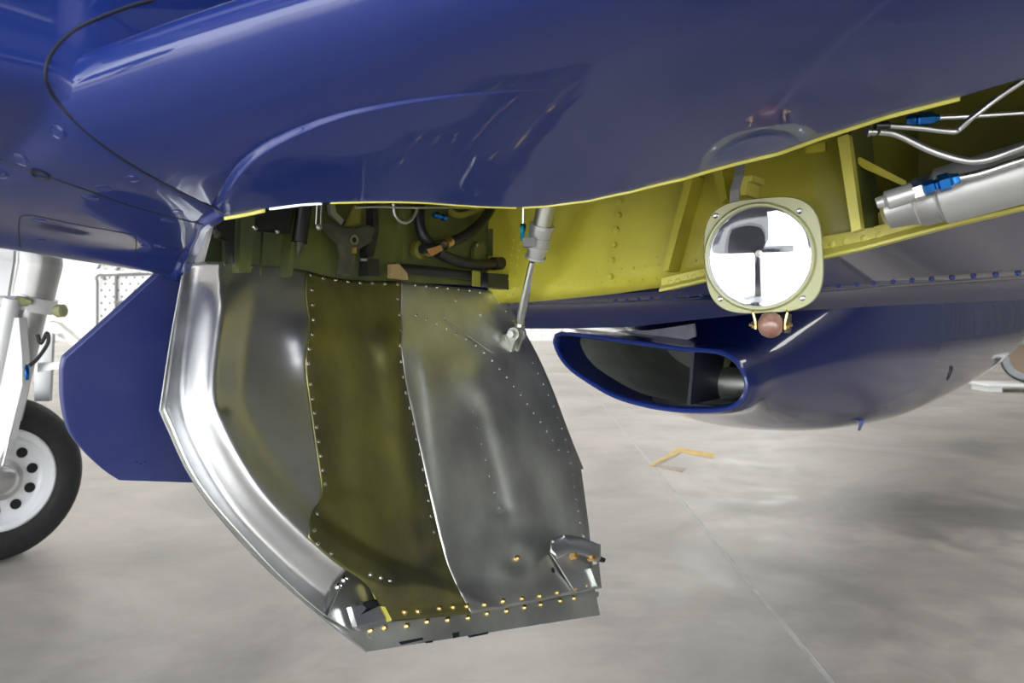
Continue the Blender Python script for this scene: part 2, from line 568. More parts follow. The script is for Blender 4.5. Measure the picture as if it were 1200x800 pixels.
NS = [-.96 + .0085 * i for i in range(125)] + [.11 + .05 * i for i in range(30)]
def wing_rows(n_of, ncut):
    ns_ = lambda nj: [nj + (n0 - NS[0]) * (NS[-1] - nj) / (NS[-1] - NS[0]) for n0 in NS]
    colsL = []
    base = ns_(JN[-1])
    for ci, nb in enumerate(base):
        # fractions from the cut edge (0) to the nose (1), with extra rows at the fold
        ac = a_cut(nb); al = a_le(nb)
        vals = [(k / 56) ** 2 for k in range(57)]
        lo_, hi_ = .45, .55
        f, n_ = .5, nb
        for _ in range(8):
            nj = JNfix(round(min(1, max(0, f)), 3))
            n_ = nj + (NS[ci] - NS[0]) * (NS[-1] - nj) / (NS[-1] - NS[0])
            if not FN[0] <= n_ <= FN[-1] + .1: break
            ac, al = a_cut(n_), a_le(n_)
            f = .5 * f + .5 * (interp(n_, FN, FA) - al) / (ac - al)
        if FN[0] <= n_ <= FN[-1] + .1:
            sl = abs(interp(n_ + .02, FN, FA) - interp(n_ - .02, FN, FA)) / .04
            wv = .0026 * math.sqrt(1 + sl * sl) / (ac - al)
            lo_, hi_ = f - wv, f + wv
        vals += [min(.9995, max(.0002, lo_ + (hi_ - lo_) * k / 35)) for k in range(36)]
        vals.sort(reverse=True)
        colsL.append((nb, vals))
    rows = []
    for r in range(93):
        row = []
        for ci, (nb, vals) in enumerate(colsL):
            v = vals[r]
            nj = JNfix(round(v, 3))
            n = nj + (NS[ci] - NS[0]) * (NS[-1] - nj) / (NS[-1] - NS[0])
            al, ac = a_le(n), a_cut(n)
            a = al + (ac - al) * v
            row.append(A(a, n, z_wing(a, n)))
        rows.append(row)
    for k in range(1, 34):                     # nose and upper skin
        s = 1.5 * (k / 33) ** 2
        row = []
        nj = JNfix(0) - .06 * sstep(k / 6)
        for n in ns_(nj):
            row.append(A(a_le(n) + s, n, z_le(n) + .24 * math.sqrt(s) - .15 * s))
        rows.append(row)
    return rows
_jc = {}
def JNfix(v):
    key = round(v, 5)
    if key not in _jc:
        n = -.9
        for _ in range(12):
            a = a_le(n) + (a_cut(n) - a_le(n)) * v
            n = .5 * n + .5 * n_joint(a)
        _jc[key] = n
    return _jc[key]
bm = BM()
WROWS = wing_rows(None, None)
grid(bm, WROWS)
bmesh.ops.recalc_face_normals(bm, faces=bm.faces)
WB = bvh_of(bm)
wing = obj('wing', bm, 'blue', plane, 'glossy blue wing with a rounded leading edge', solid=0, sharp=60)

# yellow edge strip along the cutout
def strip(name, px0, px1, m, h0, label=None):
    bm = BM()
    lo, hi = [], []
    ns = [n for n in [CN[0] + (CN[-1] + .5 - CN[0]) * i / 240 for i in range(241)]]
    rows = [[], [], [], []]
    for n in ns:
        a = a_cut(n)
        p = A(a, n, z_wing(a, n))
        px = 600 + FPX * p.x / p.y if p.y > .05 else 9999
        if px0 <= px <= px1:
            h = h0(px)
            rows[0].append(p + DZ * .012 + DA * .0005)
            rows[1].append(p + DZ * (-h) + DA * .0005)
            rows[2].append(p + DZ * (-h) + DA * .003)
            rows[3].append(p + DZ * .012 + DA * .003)
    grid(bm, [list(r) for r in zip(*rows)], closed=True)
    bmesh.ops.recalc_face_normals(bm, faces=bm.faces)
    return obj(name, bm, m, wing, label, smooth=False)
strip('edge_strip', 262, 314, 'zinc_light', lambda x: .0032, 'yellow green edging strip')
strip('edge_strip.001', 315, 376, 'alu', lambda x: .002, 'bare metal edging strip')
strip('edge_strip.002', 377, 604, 'zinc_light', lambda x: .0016, 'yellow green edging strip')
strip('edge_strip.003', 605, 1127, 'zinc_light', lambda x: .002 + .0012 * sstep((x - 640) / 200), 'yellow green edging strip')

ALE0 = .335
# starboard wing: same section mirrored about the keel
bm = BM()
rows = []
for k in range(24):
    v = (1 - k / 24) ** 2
    rows.append([A(ALE0 + 1.3 * v, -2.06 - n, 1.15 + .07 * (n + 1.0) - .12 * math.sqrt(1.3 * v)) for n in (-.75, -.4, .4, 2.4)])
for k in range(16):
    v = (k / 15) ** 2
    rows.append([A(ALE0 + 1.5 * v, -2.06 - n, 1.15 + .07 * (n + 1.0) + .16 * math.sqrt(v)) for n in (-.75, -.4, .4, 2.4)])
grid(bm, rows)
bmesh.ops.recalc_face_normals(bm, faces=bm.faces)
obj('wing.001', bm, 'blue', plane, 'glossy blue wing on the far side', sharp=60)

# ---- cowling (fuselage underside ahead of the doors)
def zc(a): return 1.052 + (.6 - a) * .11
JTOP = JA[0]
def cowl_curve(a):
    aj = max(a, JTOP + .004)
    nj = n_joint(aj)
    zj = z_base(aj, nj) + (max(0, JTOP + .004 - a)) * .02
    c = zc(a)
    pts = [(-1.55, 1.75), (-1.40, 1.36), (-1.27, c + .12), (-1.15, c + .028), (-1.05, c), (-.985, c + .016), (lerp(-.985, nj, .5), lerp(c + .016, zj, .45) - .004), (nj, zj + .001), (nj + .012, zj + .06), (nj + .02, zj + .16), (nj + .022, 1.75)]
    return catmull([A(a, n, z) for n, z in pts], 7)
bm = BM()
AS = [-1.6, -1.2, -.9, -.6, -.4, -.25, -.1, 0, .1, .18, .24, .28] + [.30 + .012 * i for i in range(16)] + [.49 + .01 * i for i in range(13)] + [.5965 + .0007 * i for i in range(12)] + [.615]
AS = sorted(set(round(a, 4) for a in AS if a <= .615))
def cowl_end(j):
    def side(a):
        p = cowl_curve(a)[j]
        x, y = 600 + FPX * p.x / p.y, HY - FPX * (p.z - CZ) / p.y
        return x - interp(y, [240, 249, 262, 290, 318], [272, 263, 240, 230, 217])
    lo, hi = .45, .64
    if side(hi) < 0: return hi
    if side(lo) > 0: return lo
    for _ in range(22):
        m = (lo + hi) / 2
        if side(m) < 0: lo = m
        else: hi = m
    return lo
NC = len(cowl_curve(.4))
AE = [.62 if j < 21 else cowl_end(j) for j in range(NC)]
for j in range(NC):
    if j > 50: AE[j] = min(AE[j], .57)
def cowl_pt(a, j):
    a0 = a
    if a > .3: a = .3 + (a - .3) * (AE[j] - .3) / (.615 - .3)
    return cowl_curve(a)[j] + (DN * .45 - DZ * .8) * (.009 * sstep((a0 - .5975) / .0055) if j < 50 else 0)
grid(bm, [[cowl_pt(a, j) for j in range(NC)] for a in AS])
bmesh.ops.recalc_face_normals(bm, faces=bm.faces)
CB = bvh_of(bm)
cowl = obj('cowling', bm, 'blue', plane, 'glossy blue belly cowling with flush fasteners', sharp=60)
def surf_line(bvhs, pts, r, lift=0, step=6):
    out = []
    for px, py in px_line(pts, step):
        h = hit(bvhs, px, py)
        if h: out.append(h[0] + h[1] * lift)
    return out
def seam(name, bvhs, pts, r, parent, m='seam', lift=0, label=None):
    q = surf_line(bvhs, [(p.x, p.y) for p in catmull([(x, y, 0) for x, y in pts], 6)], r, lift)
    if len(q) < 3: return None
    return obj(name, tube(BM(), q, r, 6), m, parent, label)
seam('wing_root_seal', [WB, CB], [(264, 249), (215, 226), (160, 196), (120, 169), (90, 144), (70, 122), (58, 105), (53, 88), (58, 66), (75, 45), (100, 28), (150, 8), (180, 0)], [.0026] and .0016, cowl, label='dark rubber seal line')
seam('panel_seam', CB, [(-20, 178), (0, 187), (40, 202), (62, 209), (100, 222), (160, 243), (238, 263)], .0009, cowl, label='dark panel gap')
seam('panel_seam.001', CB, [(24, 290), (22, 262), (32, 252), (90, 263), (158, 275)], .0006, cowl, label='fine panel gap')
seam('panel_seam.002', CB, [(158, 275), (160, 286), (158, 300)], .0006, cowl, label='fine panel gap')
def fastener(px, py, r):
    h = hit([CB, WB], px, py)
    if not h: return
    bm = BM()
    u, v, d = frame_of(h[1])
    lathe(bm, h[0] - d * .001, d, [(0, r), (.0012, r), (.0016, r * .95), (.0009, r * .88), (.0009, r * .76), (.0015, r * .70), (.0014, r * .02)], 18)
    box(bm, h[0] + d * .0002, u * (r * .42), v * (r * .09), d * .0006)
    obj('fastener', bm, 'blue', cowl)
for px, py, r in ((24, 187, .008), (68, 155, .007), (105, 231, .008), (122, 220, .007), (155, 209, .006), (-2, 202, .009), (208, 248, .006), (196, 258, .007), (45, 258, .008), (48, 283, .007), (187, 289, .006)):
    fastener(px, py, r)
h = hit(CB, 47, 204)
if h:
    obj('drain_hole', lathe(BM(), h[0] - h[1] * .002, h[1], [(0, .0085), (.003, .0085), (.0035, .007), (.001, .0055), (.001, .0005)], 20), 'seam', cowl, 'dark open drain hole')
# pale frame at the rear edge of the cowling
bm = BM()
prism(bm, [on_a(*p) for p in ((240, 262, .62), (247, 260, .625), (245, 268, .625), (232, 317, .64), (219, 319, .64), (229, 290, .63))], DA * .006)
obj('end_frame', bm, 'white_metal', cowl, 'pale edge frame', smooth=False)

# ---- rear skin and belly behind the bay
def rear_curve(a, pts, a_of=None):
    xs_, ys_ = zip(*pts)
    return [on_a(px, interp(px, xs_, ys_), a_of(px) if a_of else a) for px in range(430, 1461, 14)]
C0 = rear_curve(1.262, [(430, 358), (600, 353), (700, 346), (775, 341), (832, 327), (960, 303), (1200, 244)])
C1 = rear_curve(1.65, [(430, 360), (690, 355), (735, 353), (777, 351), (822, 347), (962, 338), (1069, 330.5), (1200, 321.5)])
C2 = rear_curve(1.93, [(430, 386), (600, 385), (660, 385), (740, 383), (800, 376), (900, 366), (1040, 358), (1200, 351)], lambda x: lerp(1.74, 1.93, sstep((x - 780) / 220)))
bm = BM()
rows = []
for k in range(9): rows.append([p.lerp(q, k / 8) for p, q in zip(C0, C1)])
for k in range(1, 9): rows.append([p.lerp(q, k / 8) + DZ * (.018 * math.sin(math.pi * k / 8)) for p, q in zip(C1, C2)])
rows.append([p + DZ * .03 + DA * .004 for p in C2])
rows.append([p + DZ * .3 + DA * .004 for p in C2])
grid(bm, rows)
bmesh.ops.recalc_face_normals(bm, faces=bm.faces)
RB = bvh_of(bm)
rear = obj('rear_skin', bm, 'blue_shade', plane, 'dark blue underside behind the wheel bay', sharp=50)
for px, py in ((722, 352), (735, 351.5), (748, 350.5), (763, 349.5), (777, 348.5), (792, 347.5), (807, 346.5), (822, 345.5), (962, 336.5), (983, 335), (1004, 333.2), (1024, 331.8), (1047, 330.2), (1069, 328.8), (1092, 327), (1116, 325.2), (1141, 323.8), (1167, 322), (1193, 320)):
    h = hit(RB, px, py)
    if h: obj('rivet', dome(BM(), h[0] - DA * .002, (h[1] - DA * .9).normalized(), .0052, .75, 10), 'blue', rear)

# ---- wheel bay
bay = empty('wheel_bay', A(1.0, -.5, 1.2), plane, 'yellow green wheel bay with plumbing')
def bobj(name, bm, m, label=None, **k): return obj(name, bm, m, bay, label, **k)
# spar web with a rolled lower edge
bm = BM()
rows = [[], [], [], [], [], []]
for i in range(48):
    n = -.985 + i * .034
    px_z = interp(n, [-.99, -.9, -.72, -.54, -.35, -.106, .5], [1.018, 1.020, 1.033, 1.053, 1.083, 1.148, 1.28])
    zb = px_z + .002
    rows[0].append(A(1.262, n, zb - .004)); rows[1].append(A(1.248, n, zb)); rows[2].append(A(1.238, n, zb + .010))
    dp = .22 * sstep((n + .315) / .03); rows[3].append(A(1.236, n, zb + .028 + .008 * (dp > 0))); rows[4].append(A(1.238 + dp, n, zb + .04 + (1.30 - zb) * (.9 if dp == 0 else .02))); rows[5].append(A(1.26 + dp, n, 1.52))
grid(bm, rows)
bmesh.ops.recalc_face_normals(bm, faces=bm.faces)
SB = bvh_of(bm)
for f_ in bm.faces:
    c_ = f_.calc_center_median()
    f_.material_index = 1 if an(c_)[1] > -.30 and c_.z > 1.0 and f_.calc_area() > .0012 else 0  # shade of the deep outboard pocket, given as a darker material
bobj('spar_web', bm, ['zinc', 'zinc_shade'], 'yellow green riveted spar web', sharp=60)
# bay roof, inboard wall, front wall, end
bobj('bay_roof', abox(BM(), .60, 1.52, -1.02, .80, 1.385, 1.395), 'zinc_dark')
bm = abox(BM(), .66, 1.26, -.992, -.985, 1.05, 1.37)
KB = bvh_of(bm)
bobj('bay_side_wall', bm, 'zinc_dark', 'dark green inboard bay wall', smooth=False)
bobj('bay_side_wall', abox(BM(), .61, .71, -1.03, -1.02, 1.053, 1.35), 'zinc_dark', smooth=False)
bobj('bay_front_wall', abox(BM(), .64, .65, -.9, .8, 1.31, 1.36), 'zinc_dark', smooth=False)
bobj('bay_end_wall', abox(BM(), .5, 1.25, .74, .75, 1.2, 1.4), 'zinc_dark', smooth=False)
# lower flange angle on the outboard half
def flange(bm, pts_top, pts_bot, a0, a1):
    t = [on_a(x, y, a0) for x, y in pts_top]; b = [on_a(x, y, a0) for x, y in pts_bot]
    rows = []
    for p, q in zip(t, b):
        rows.append([p + DA * (a1 - a0), p, p * .35 + q * .65, q - DA * .008, q - DA * .008 - DZ * .004, q + DA * (a1 - a0)])
    grid(bm, rows, closed=True)
    bm.faces.new([v for v in list(bm.verts)[:6]]); bm.faces.new([v for v in list(bm.verts)[-6:]])
    bmesh.ops.recalc_face_normals(bm, faces=bm.faces)
    return bm
bm = flange(BM(), [(775, 326), (832, 313), (960, 278), (1010, 269), (1100, 246), (1200, 222), (1330, 190), (1560, 130)], [(775, 339), (832, 326), (960, 301), (1010, 290), (1100, 266), (1200, 242), (1330, 210), (1560, 150)], 1.205, 1.25)
FB = bvh_of(bm)
bobj('spar_flange', bm, 'zinc_light', 'bright yellow green lower flange', smooth=False)
bm = BM()
for px, py in ((785, 331), (794, 329), (804, 326), (813, 324), (822, 321), (975, 286), (990, 283), (1012, 279), (1030, 275), (1092, 260), (1122, 254), (1170, 241), (1190, 236)):
    h = hit(FB, px, py)
    if h: dome(bm, h[0], h[1], .0052, .3, 10)
bobj('flange_rivets', bm, 'zinc_light', kind='stuff')
# bolts and rivets on the web
for px, py in ((727, 236), (725.5, 252), (723, 269), (720.5, 287), (718, 305), (716, 324)):
    h = hit(SB, px, py)
    if h:
        u, v, d = frame_of(h[1])
        bobj('bolt', lathe(BM(), h[0] - d * .001, d, [(0, .0068), (.002, .0068), (.002, .0055), (.0075, .0055), (.0082, .0045)], 6), 'zinc')
bm = BM()
for line, st in (([(640, 324), (712, 317), (760, 312), (830, 303)], 15), ([(655, 334), (740, 330), (770, 327)], 16), ([(611, 268), (601, 345)], 9), ([(601, 282), (594, 345)], 9), ([(770, 300), (764, 312)], 30)):
    for px, py in px_line(line, st):
        h = hit(SB, px, py)
        if h: dome(bm, h[0], h[1], .0028, .6, 8)
bobj('web_rivets', bm, 'zinc', kind='stuff')
# slanted stiffener angle
def stiff(px_pts, a_front, a_back, m, label, name='stiffener'):
    bm = BM()
    prism(bm, [on_a(x, y, a_front) for x, y in px_pts], DA * (a_back - a_front))
    return bobj(name, bm, m, label, smooth=False)
stiff([(804, 205), (813, 205), (783, 317), (776, 318)], 1.195, 1.24, 'zinc', 'slanted web stiffener')
stiff([(836, 202), (846, 199), (852, 232), (845, 238)], 1.20, 1.24, 'zinc', 'short stiffener by the lamp')
stiff([(866, 208), (882, 205), (881, 212), (876, 213), (874, 228), (868, 229)], 1.15, 1.2, 'zinc_light', 'small yellow clip')
# outboard rib and pocket
stiff([(981, 161), (994, 157), (1009, 268), (998, 272)], 1.13, 1.15, 'zinc_light', 'pale upright rib flange', 'rib_flange')
bm = prism(BM(), [on_a(994, 157, 1.15), on_a(1009, 268, 1.15), A(1.24, an(on_a(1009, 268, 1.15))[1], 1.12), A(1.24, an(on_a(994, 157, 1.15))[1], 1.33)], DN * .003)
bobj('rib_web', bm, 'zinc_dark', smooth=False)
stiff([(1001, 187), (1008, 184), (1062, 212), (1062, 219), (1010, 196)], 1.17, 1.2, 'zinc', 'short diagonal brace')
stiff([(944, 172), (967, 166), (967, 177), (944, 179)], 1.15, 1.16, 'zinc', 'small bracket under the skin edge', 'skin_bracket')
# inboard plumbing (on the bay side wall)
def K(px, py, off=0.0): return on_n(px, py, -.985 + off)
def kprism(name, pts, off, th, m, label=None):
    return bobj(name, prism(BM(), [K(x, y, off) for x, y in pts], DN * th), m, label, smooth=False)
def ktube(name, pts, off, r, m, label=None, per=8, seg=12):
    offs = off if isinstance(off, (list, tuple)) else [off] * len(pts)
    q = catmull([K(x, y, o) for (x, y), o in zip(pts, offs)], per)
    return bobj(name, tube(BM(), q, r, seg), m, label)
kprism('bay_frame', [(272, 248), (290, 244), (284, 320), (270, 320)], 0, .02, 'zinc_dark', 'dark green frame')
kprism('bay_frame', [(335, 240), (341, 239), (331, 325), (326, 325)], 0, .022, 'zinc_dark', 'dark green frame')
kprism('bay_frame', [(468, 238), (473, 238), (467, 322), (462, 322)], 0, .016, 'zinc_dark', 'dark green frame')
kprism('bay_panel', [(306, 272), (307, 272), (304, 322), (303, 322)], 0, .006, 'zinc_dark')
kprism('relay_box', [(294, 243), (335, 236), (329, 274), (293, 270)], .01, .02, 'blackbox', 'black box with two screws')
for px, py in ((299, 267), (325, 271)):
    bobj('box_screw', dome(BM(), K(px, py, .031), DN, .004, .6), 'steel')
kprism('hinge_plate', [(246, 252), (270, 250), (268, 310), (262, 282), (249, 278)], .012, .012, 'blackbox', 'black hinge plate')
bobj('plate_bolt', dome(BM(), K(254, 274, .026), DN, .006, .6), 'casting')
ktube('damper_cylinder', [(357, 236), (354, 262), (351, 284)], .03, .011, 'black', 'black upright cylinder')
bobj('damper_tip', tube(BM(), [K(351, 283, .03), K(350, 292, .03), K(349, 300, .03)], [.006, .005, .001], 10), 'casting')
for px in (371, 376):
    ktube('pull_rod', [(px + 1, 236), (px - .5, 263)], .05, .0015, 'steel', 'thin bright pull rod')
# bellcrank casting
kprism('bellcrank', [(372, 263), (378, 261), (396, 268), (412, 268), (424, 264), (432, 268), (428, 284), (417, 290), (409, 298), (406, 322), (394, 322), (398, 300), (394, 286), (380, 272)], .035, .014, 'casting', 'dark cast bellcrank')
bobj('pivot_ring', lathe(BM(), K(414, 281, .049), DN, [(0, .0075), (.003, .0075), (.003, .0052), (.001, .0045)], 20), 'steel', 'bright pivot ring')
bobj('pivot_pin', lathe(BM(), K(414, 281, .048), DN, [(0, .004), (.003, .004)], 14), 'blackbox')
bobj('bellcrank_bolt', dome(BM(), K(374, 266, .05), DN, .005, .6), 'steel')
kprism('lever_arm', [(383, 240), (389, 238), (391, 249), (400, 258), (397, 264), (384, 251)], .045, .006, 'alu_grey', 'grey lever arm')
kprism('lever_plate', [(415, 240), (420, 242), (419, 262), (402, 266)], .03, .006, 'zinc_shade', 'yellow green plate')
kprism('black_bracket', [(429, 240), (435, 240), (436, 272), (430, 300), (422, 304), (421, 290), (429, 280)], .02, .016, 'blackbox', 'black bracket')
kprism('limit_switch', [(421, 303), (434, 304), (434, 324), (420, 324)], .035, .02, 'blackbox', 'black switch with a bright plunger')
bobj('plunger', tube(BM(), [K(421, 303.5, .05), K(437, 304.5, .05)], .0035, 10), 'steel')
kprism('yellow_tag', [(412, 290), (416, 290), (416, 297), (412, 297)], .05, .004, 'brass', 'small brass tag')
ktube('rigid_line', [(417, 243), (440, 242), (480, 243), (532, 243), (560, 244)], .06, .0022, 'alu', 'grey rigid hydraulic line')
ktube('looped_line', [(461, 239), (462, 250), (467, 258), (474, 261), (481, 258), (487, 250), (489, 244)], .06, .0027, 'alu', 'grey looped line')
ktube('black_hose', [(492, 234), (492, 262), (497, 278), (510, 291)], [.02, .03, .035, .04], .0092, 'black', 'thick black hose')
ktube('black_hose', [(580, 236), (566, 258), (545, 276), (520, 287)], [.03, .045, .05, .045], .0092, 'black', 'thick black hose')
ktube('black_hose', [(512, 295), (532, 304), (560, 310), (588, 309)], [.045, .04, .04, .03], .0095, 'black', 'thick black hose')
ktube('hose_elbow', [(494, 292), (506, 291), (520, 287)], .048, .0075, 'blackbox', 'black elbow fitting')
kprism('elbow_flat', [(500, 292), (515, 287), (518, 293), (505, 300)], .056, .003, 'orange', 'orange brown elbow flat')
bobj('bulkhead_fitting', lathe(BM(), K(488, 293, .0), DN, [(0, .017), (.012, .017), (.016, .013), (.03, .013), (.034, .009)], 20), 'zinc_shade', 'yellow green bulkhead fitting')
bobj('hose_clamp', tube(BM(), [K(521, 286, .05), K(527, 282, .05)], .0105, 14), 'brass', 'brass hose clamp')
bobj('hose_end', tube(BM(), [K(578, 309, .035), K(592, 308, .03)], .0125, 14), 'blackbox', 'black hose end ring')
bobj('blue_fitting', lathe(BM(), K(508, 251, .06), (DA - DZ * .1), [(0, .004), (.004, .006), (.012, .006), (.014, .004), (.022, .004), (.022, .006), (.03, .006)], 6), 'anod_blue', 'blue anodised fitting')
ktube('yellow_valve', [(528, 248), (540, 252), (566, 244)], .03, .006, 'zinc_shade', 'yellow green valve arm')
ktube('black_pipe', [(462, 314), (500, 317), (545, 322), (592, 327)], .03, .0085, 'black', 'black pipe along the bay floor')
kprism('tan_block', [(454, 310), (461, 309), (471, 320), (472, 328), (454, 326)], .045, .012, 'wood', 'tan block')
kprism('pipe_clip', [(553, 317), (560, 319), (560, 336), (553, 335)], .045, .006, 'zinc_shade', 'yellow clip')
kprism('black_clevis', [(562, 320), (588, 322), (594, 330), (590, 340), (562, 336)], .03, .02, 'blackbox', 'black clevis')
kprism('corner_angle', [(574, 240), (577, 240), (573, 300), (570, 300)], 0, .012, 'zinc_dark')
kprism('lug_plate', [(552, 292), (556, 283), (562, 282), (566, 288), (566, 305), (552, 304)], .005, .008, 'zinc_dark', 'round-topped lug')
bobj('lug_bolt', dome(BM(), K(559, 287, .015), DN, .003, .6), 'steel')

# ---- gear door (port inner door): plane hinged at the keel and splayed outboard at the bottom
HINGE_N, HINGE_Z = -1.005, 1.05
SPLAY = math.tan(math.radians(20))
DOORN = (DN + DZ * SPLAY).normalized()
DOORO = A(1.0, HINGE_N, HINGE_Z)
def D(px, py, h=0.0):
    r = ray(px, py)
    o = DOORO + DOORN * h
    return EYE + r * ((o - EYE).dot(DOORN) / r.dot(DOORN))
door = empty('gear_door', A(1.0, HINGE_N, HINGE_Z), plane, 'open inner gear door showing its bare metal inside')
def poly_dist(p, line):
    best = 1e9
    for (x0, y0), (x1, y1) in zip(line, line[1:]):
        dx, dy = x1 - x0, y1 - y0
        t = min(1, max(0, ((p[0] - x0) * dx + (p[1] - y0) * dy) / (dx * dx + dy * dy)))
        best = min(best, math.hypot(p[0] - x0 - t * dx, p[1] - y0 - t * dy))
    return best
def sm(pts, per=5): return [(p.x, p.y) for p in catmull([(x, y, 0) for x, y in pts], per)]
RIM = sm([(226, 290), (214, 350), (203, 430), (204, 480), (222, 530), (262, 597), (310, 650), (365, 697), (420, 728), (470, 742)])
SKIN_L = sm([(214, 322), (200, 400), (188, 480)], 3) + sm([(192, 490), (230, 568), (300, 652), (378, 722), (430, 763)], 4)
RIGHT = sm([(590, 347), (610, 380), (632, 420), (655, 475), (672, 535), (680, 590), (688, 640), (697, 690)])
def bead(p, x0, y0, x1, y1, w, amp):
    dx, dy = x1 - x0, y1 - y0
    t = ((p[0] - x0) * dx + (p[1] - y0) * dy) / (dx * dx + dy * dy)
    tc = min(1, max(0, t))
    d = math.hypot(p[0] - x0 - tc * dx, p[1] - y0 - tc * dy)
    return amp * math.exp(-(d / w) ** 2 * 1.2)
CREASE = sm([(292, 520), (312, 555), (340, 585), (365, 604), (420, 641), (480, 672), (548, 696)])
def groove(p, x0, y0, x1, y1, w, amp, wl):
    """a rounded start at (x0, y0) running out towards (x1, y1)"""
    dx, dy = x1 - x0, y1 - y0
    t = ((p[0] - x0) * dx + (p[1] - y0) * dy) / (dx * dx + dy * dy)
    d = ((p[0] - x0) * dy - (p[1] - y0) * dx) / math.hypot(dx, dy)
    k = sstep((t * math.hypot(dx, dy) + wl) / (2 * wl)) * (1 - sstep((t - .93) / .12))
    return amp * k * math.exp(-(d / w) ** 2 * 1.2)
def hgt(px, py):
    d = poly_dist((px, py), RIM)
    fade = 1 - sstep((px - 450) / 110)             # the raised rim dies out towards the rear
    h = .046 * sstep((d - 7) / 44) - .006 * sstep((d - 46) / 40)
    h = lerp(h, lerp(.020, h, fade), sstep((py - 480) / 140))
    dc = poly_dist((px, py), CREASE)
    # inside or outside of the crease that bounds the dish
    if py > 480:
        cy = interp(px, [q[0] for q in CREASE], [q[1] for q in CREASE])
        sgn = -1 if py < cy else 1
    else: sgn = -1
    if px < 292: dc = max(dc, abs(292 - px))
    inside = 1 - sstep((sgn * dc + 9) / 18)
    h -= .020 * inside * sstep((d - 45) / 40)
    h += bead((px, py), 356, 396, 362, 418, 21, .011)
    h -= groove((px, py), 388, 415, 396, 580, 20, .006, 22)
    h += bead((px, py), 456, 404, 498, 630, 24, .010)
    h += bead((px, py), 458, 400, 459, 410, 20, .005)
    h -= groove((px, py), 483, 425, 512, 655, 12, .011, 20)
    h += bead((px, py), 560, 444, 564, 452, 23, .012)
    h -= groove((px, py), 556, 470, 590, 605, 14, .005, 20)
    h += bead((px, py), 580, 480, 610, 600, 16, .004)
    # dimple around the lone screw
    dd = math.hypot(px - 614, (py - 660) * 1.05)
    h += .010 * math.exp(-(dd / 30) ** 2) - .009 * math.exp(-(math.hypot(px - 607, py - 655) / 15) ** 2)
    # lower flange flattens
    yb = interp(px, [430, 553, 700], [728, 712, 688])
    h = lerp(h, .006, sstep((py - (yb - 36)) / 30) * sstep((px - 440) / 40) * .85)
    dr = poly_dist((px, py), RIGHT)
    h *= .22 + .78 * sstep((dr - 2) / 26)
    yt = interp(px, [215, 360, 470, 590], [308, 316, 329, 345])
    h = lerp(.024, h, sstep((py - yt) / 60)) if px > 260 else lerp(.03 * sstep((d) / 46), h, sstep((py - yt) / 60))
    return h
def coons(top, right, bottom, left, nu, nv):
    t, b = resample([(x, y, 0) for x, y in top], nu), resample([(x, y, 0) for x, y in bottom], nu)
    l, r = resample([(x, y, 0) for x, y in left], nv), resample([(x, y, 0) for x, y in right], nv)
    out = []
    for j in range(nv):
        v = j / (nv - 1); row = []
        for i in range(nu):
            u = i / (nu - 1)
            p = t[i] * (1 - v) + b[i] * v + l[j] * (1 - u) + r[j] * u - (t[0] * (1 - u) * (1 - v) + t[-1] * u * (1 - v) + b[0] * (1 - u) * v + b[-1] * u * v)
            row.append((p.x, p.y))
        out.append(row)
    return out
B1 = sm([(360, 317), (358, 345), (363, 385), (358, 425), (363, 470), (370, 520), (377, 578), (366, 600), (361, 630)])
B1b = sm([(361, 630), (392, 658), (425, 681), (441, 702), (452, 728)])
B2 = sm([(470, 329), (470, 400), (476, 450), (490, 515), (505, 585), (518, 640), (530, 675), (552, 719)])
LEFT_OUT = sm([(216, 316), (205, 385), (192, 478)], 4)[:-1] + sm([(192, 480), (232, 566), (302, 648), (352, 697), (384, 723)], 5)
left_panel = coons(sm([(216, 316), (236, 307), (300, 309), (360, 317)]), B1 + B1b[1:8], [LEFT_OUT[-1], (388, 706), (404, 691), (424, 681)], LEFT_OUT, 46, 90)
mid_panel = coons(sm([(360, 317), (382, 323), (415, 328), (470, 329)]), B2, [(452, 728), (500, 724), (552, 719)], B1 + B1b[1:], 46, 90)
right_panel = coons(sm([(470, 329), (520, 335), (565, 339), (590, 347)]), RIGHT, [(552, 719), (620, 707), (697, 690)], B2, 46, 90)
DB = []
for nm, pn, m, off, lab in (('pan_panel', left_panel, 'alu', 0, 'bare aluminium panel with a bright rolled rim'), ('pan_panel', mid_panel, 'olive_metal', .0012, 'green tinted centre panel'), ('pan_panel', right_panel, 'alu_grey', .0, 'grey aluminium rear panel')):
    bm = BM()
    grid(bm, [[D(x, y, hgt(x, y) + off) for x, y in row] for row in pn])
    bmesh.ops.recalc_face_normals(bm, faces=bm.faces)
    if sum((f.normal.dot(DOORN) for f in bm.faces)) < 0: bmesh.ops.reverse_faces(bm, faces=bm.faces)
    DB.append(bvh_of(bm))
    obj(nm, bm, m, door, lab, solid=.0012, sharp=80)
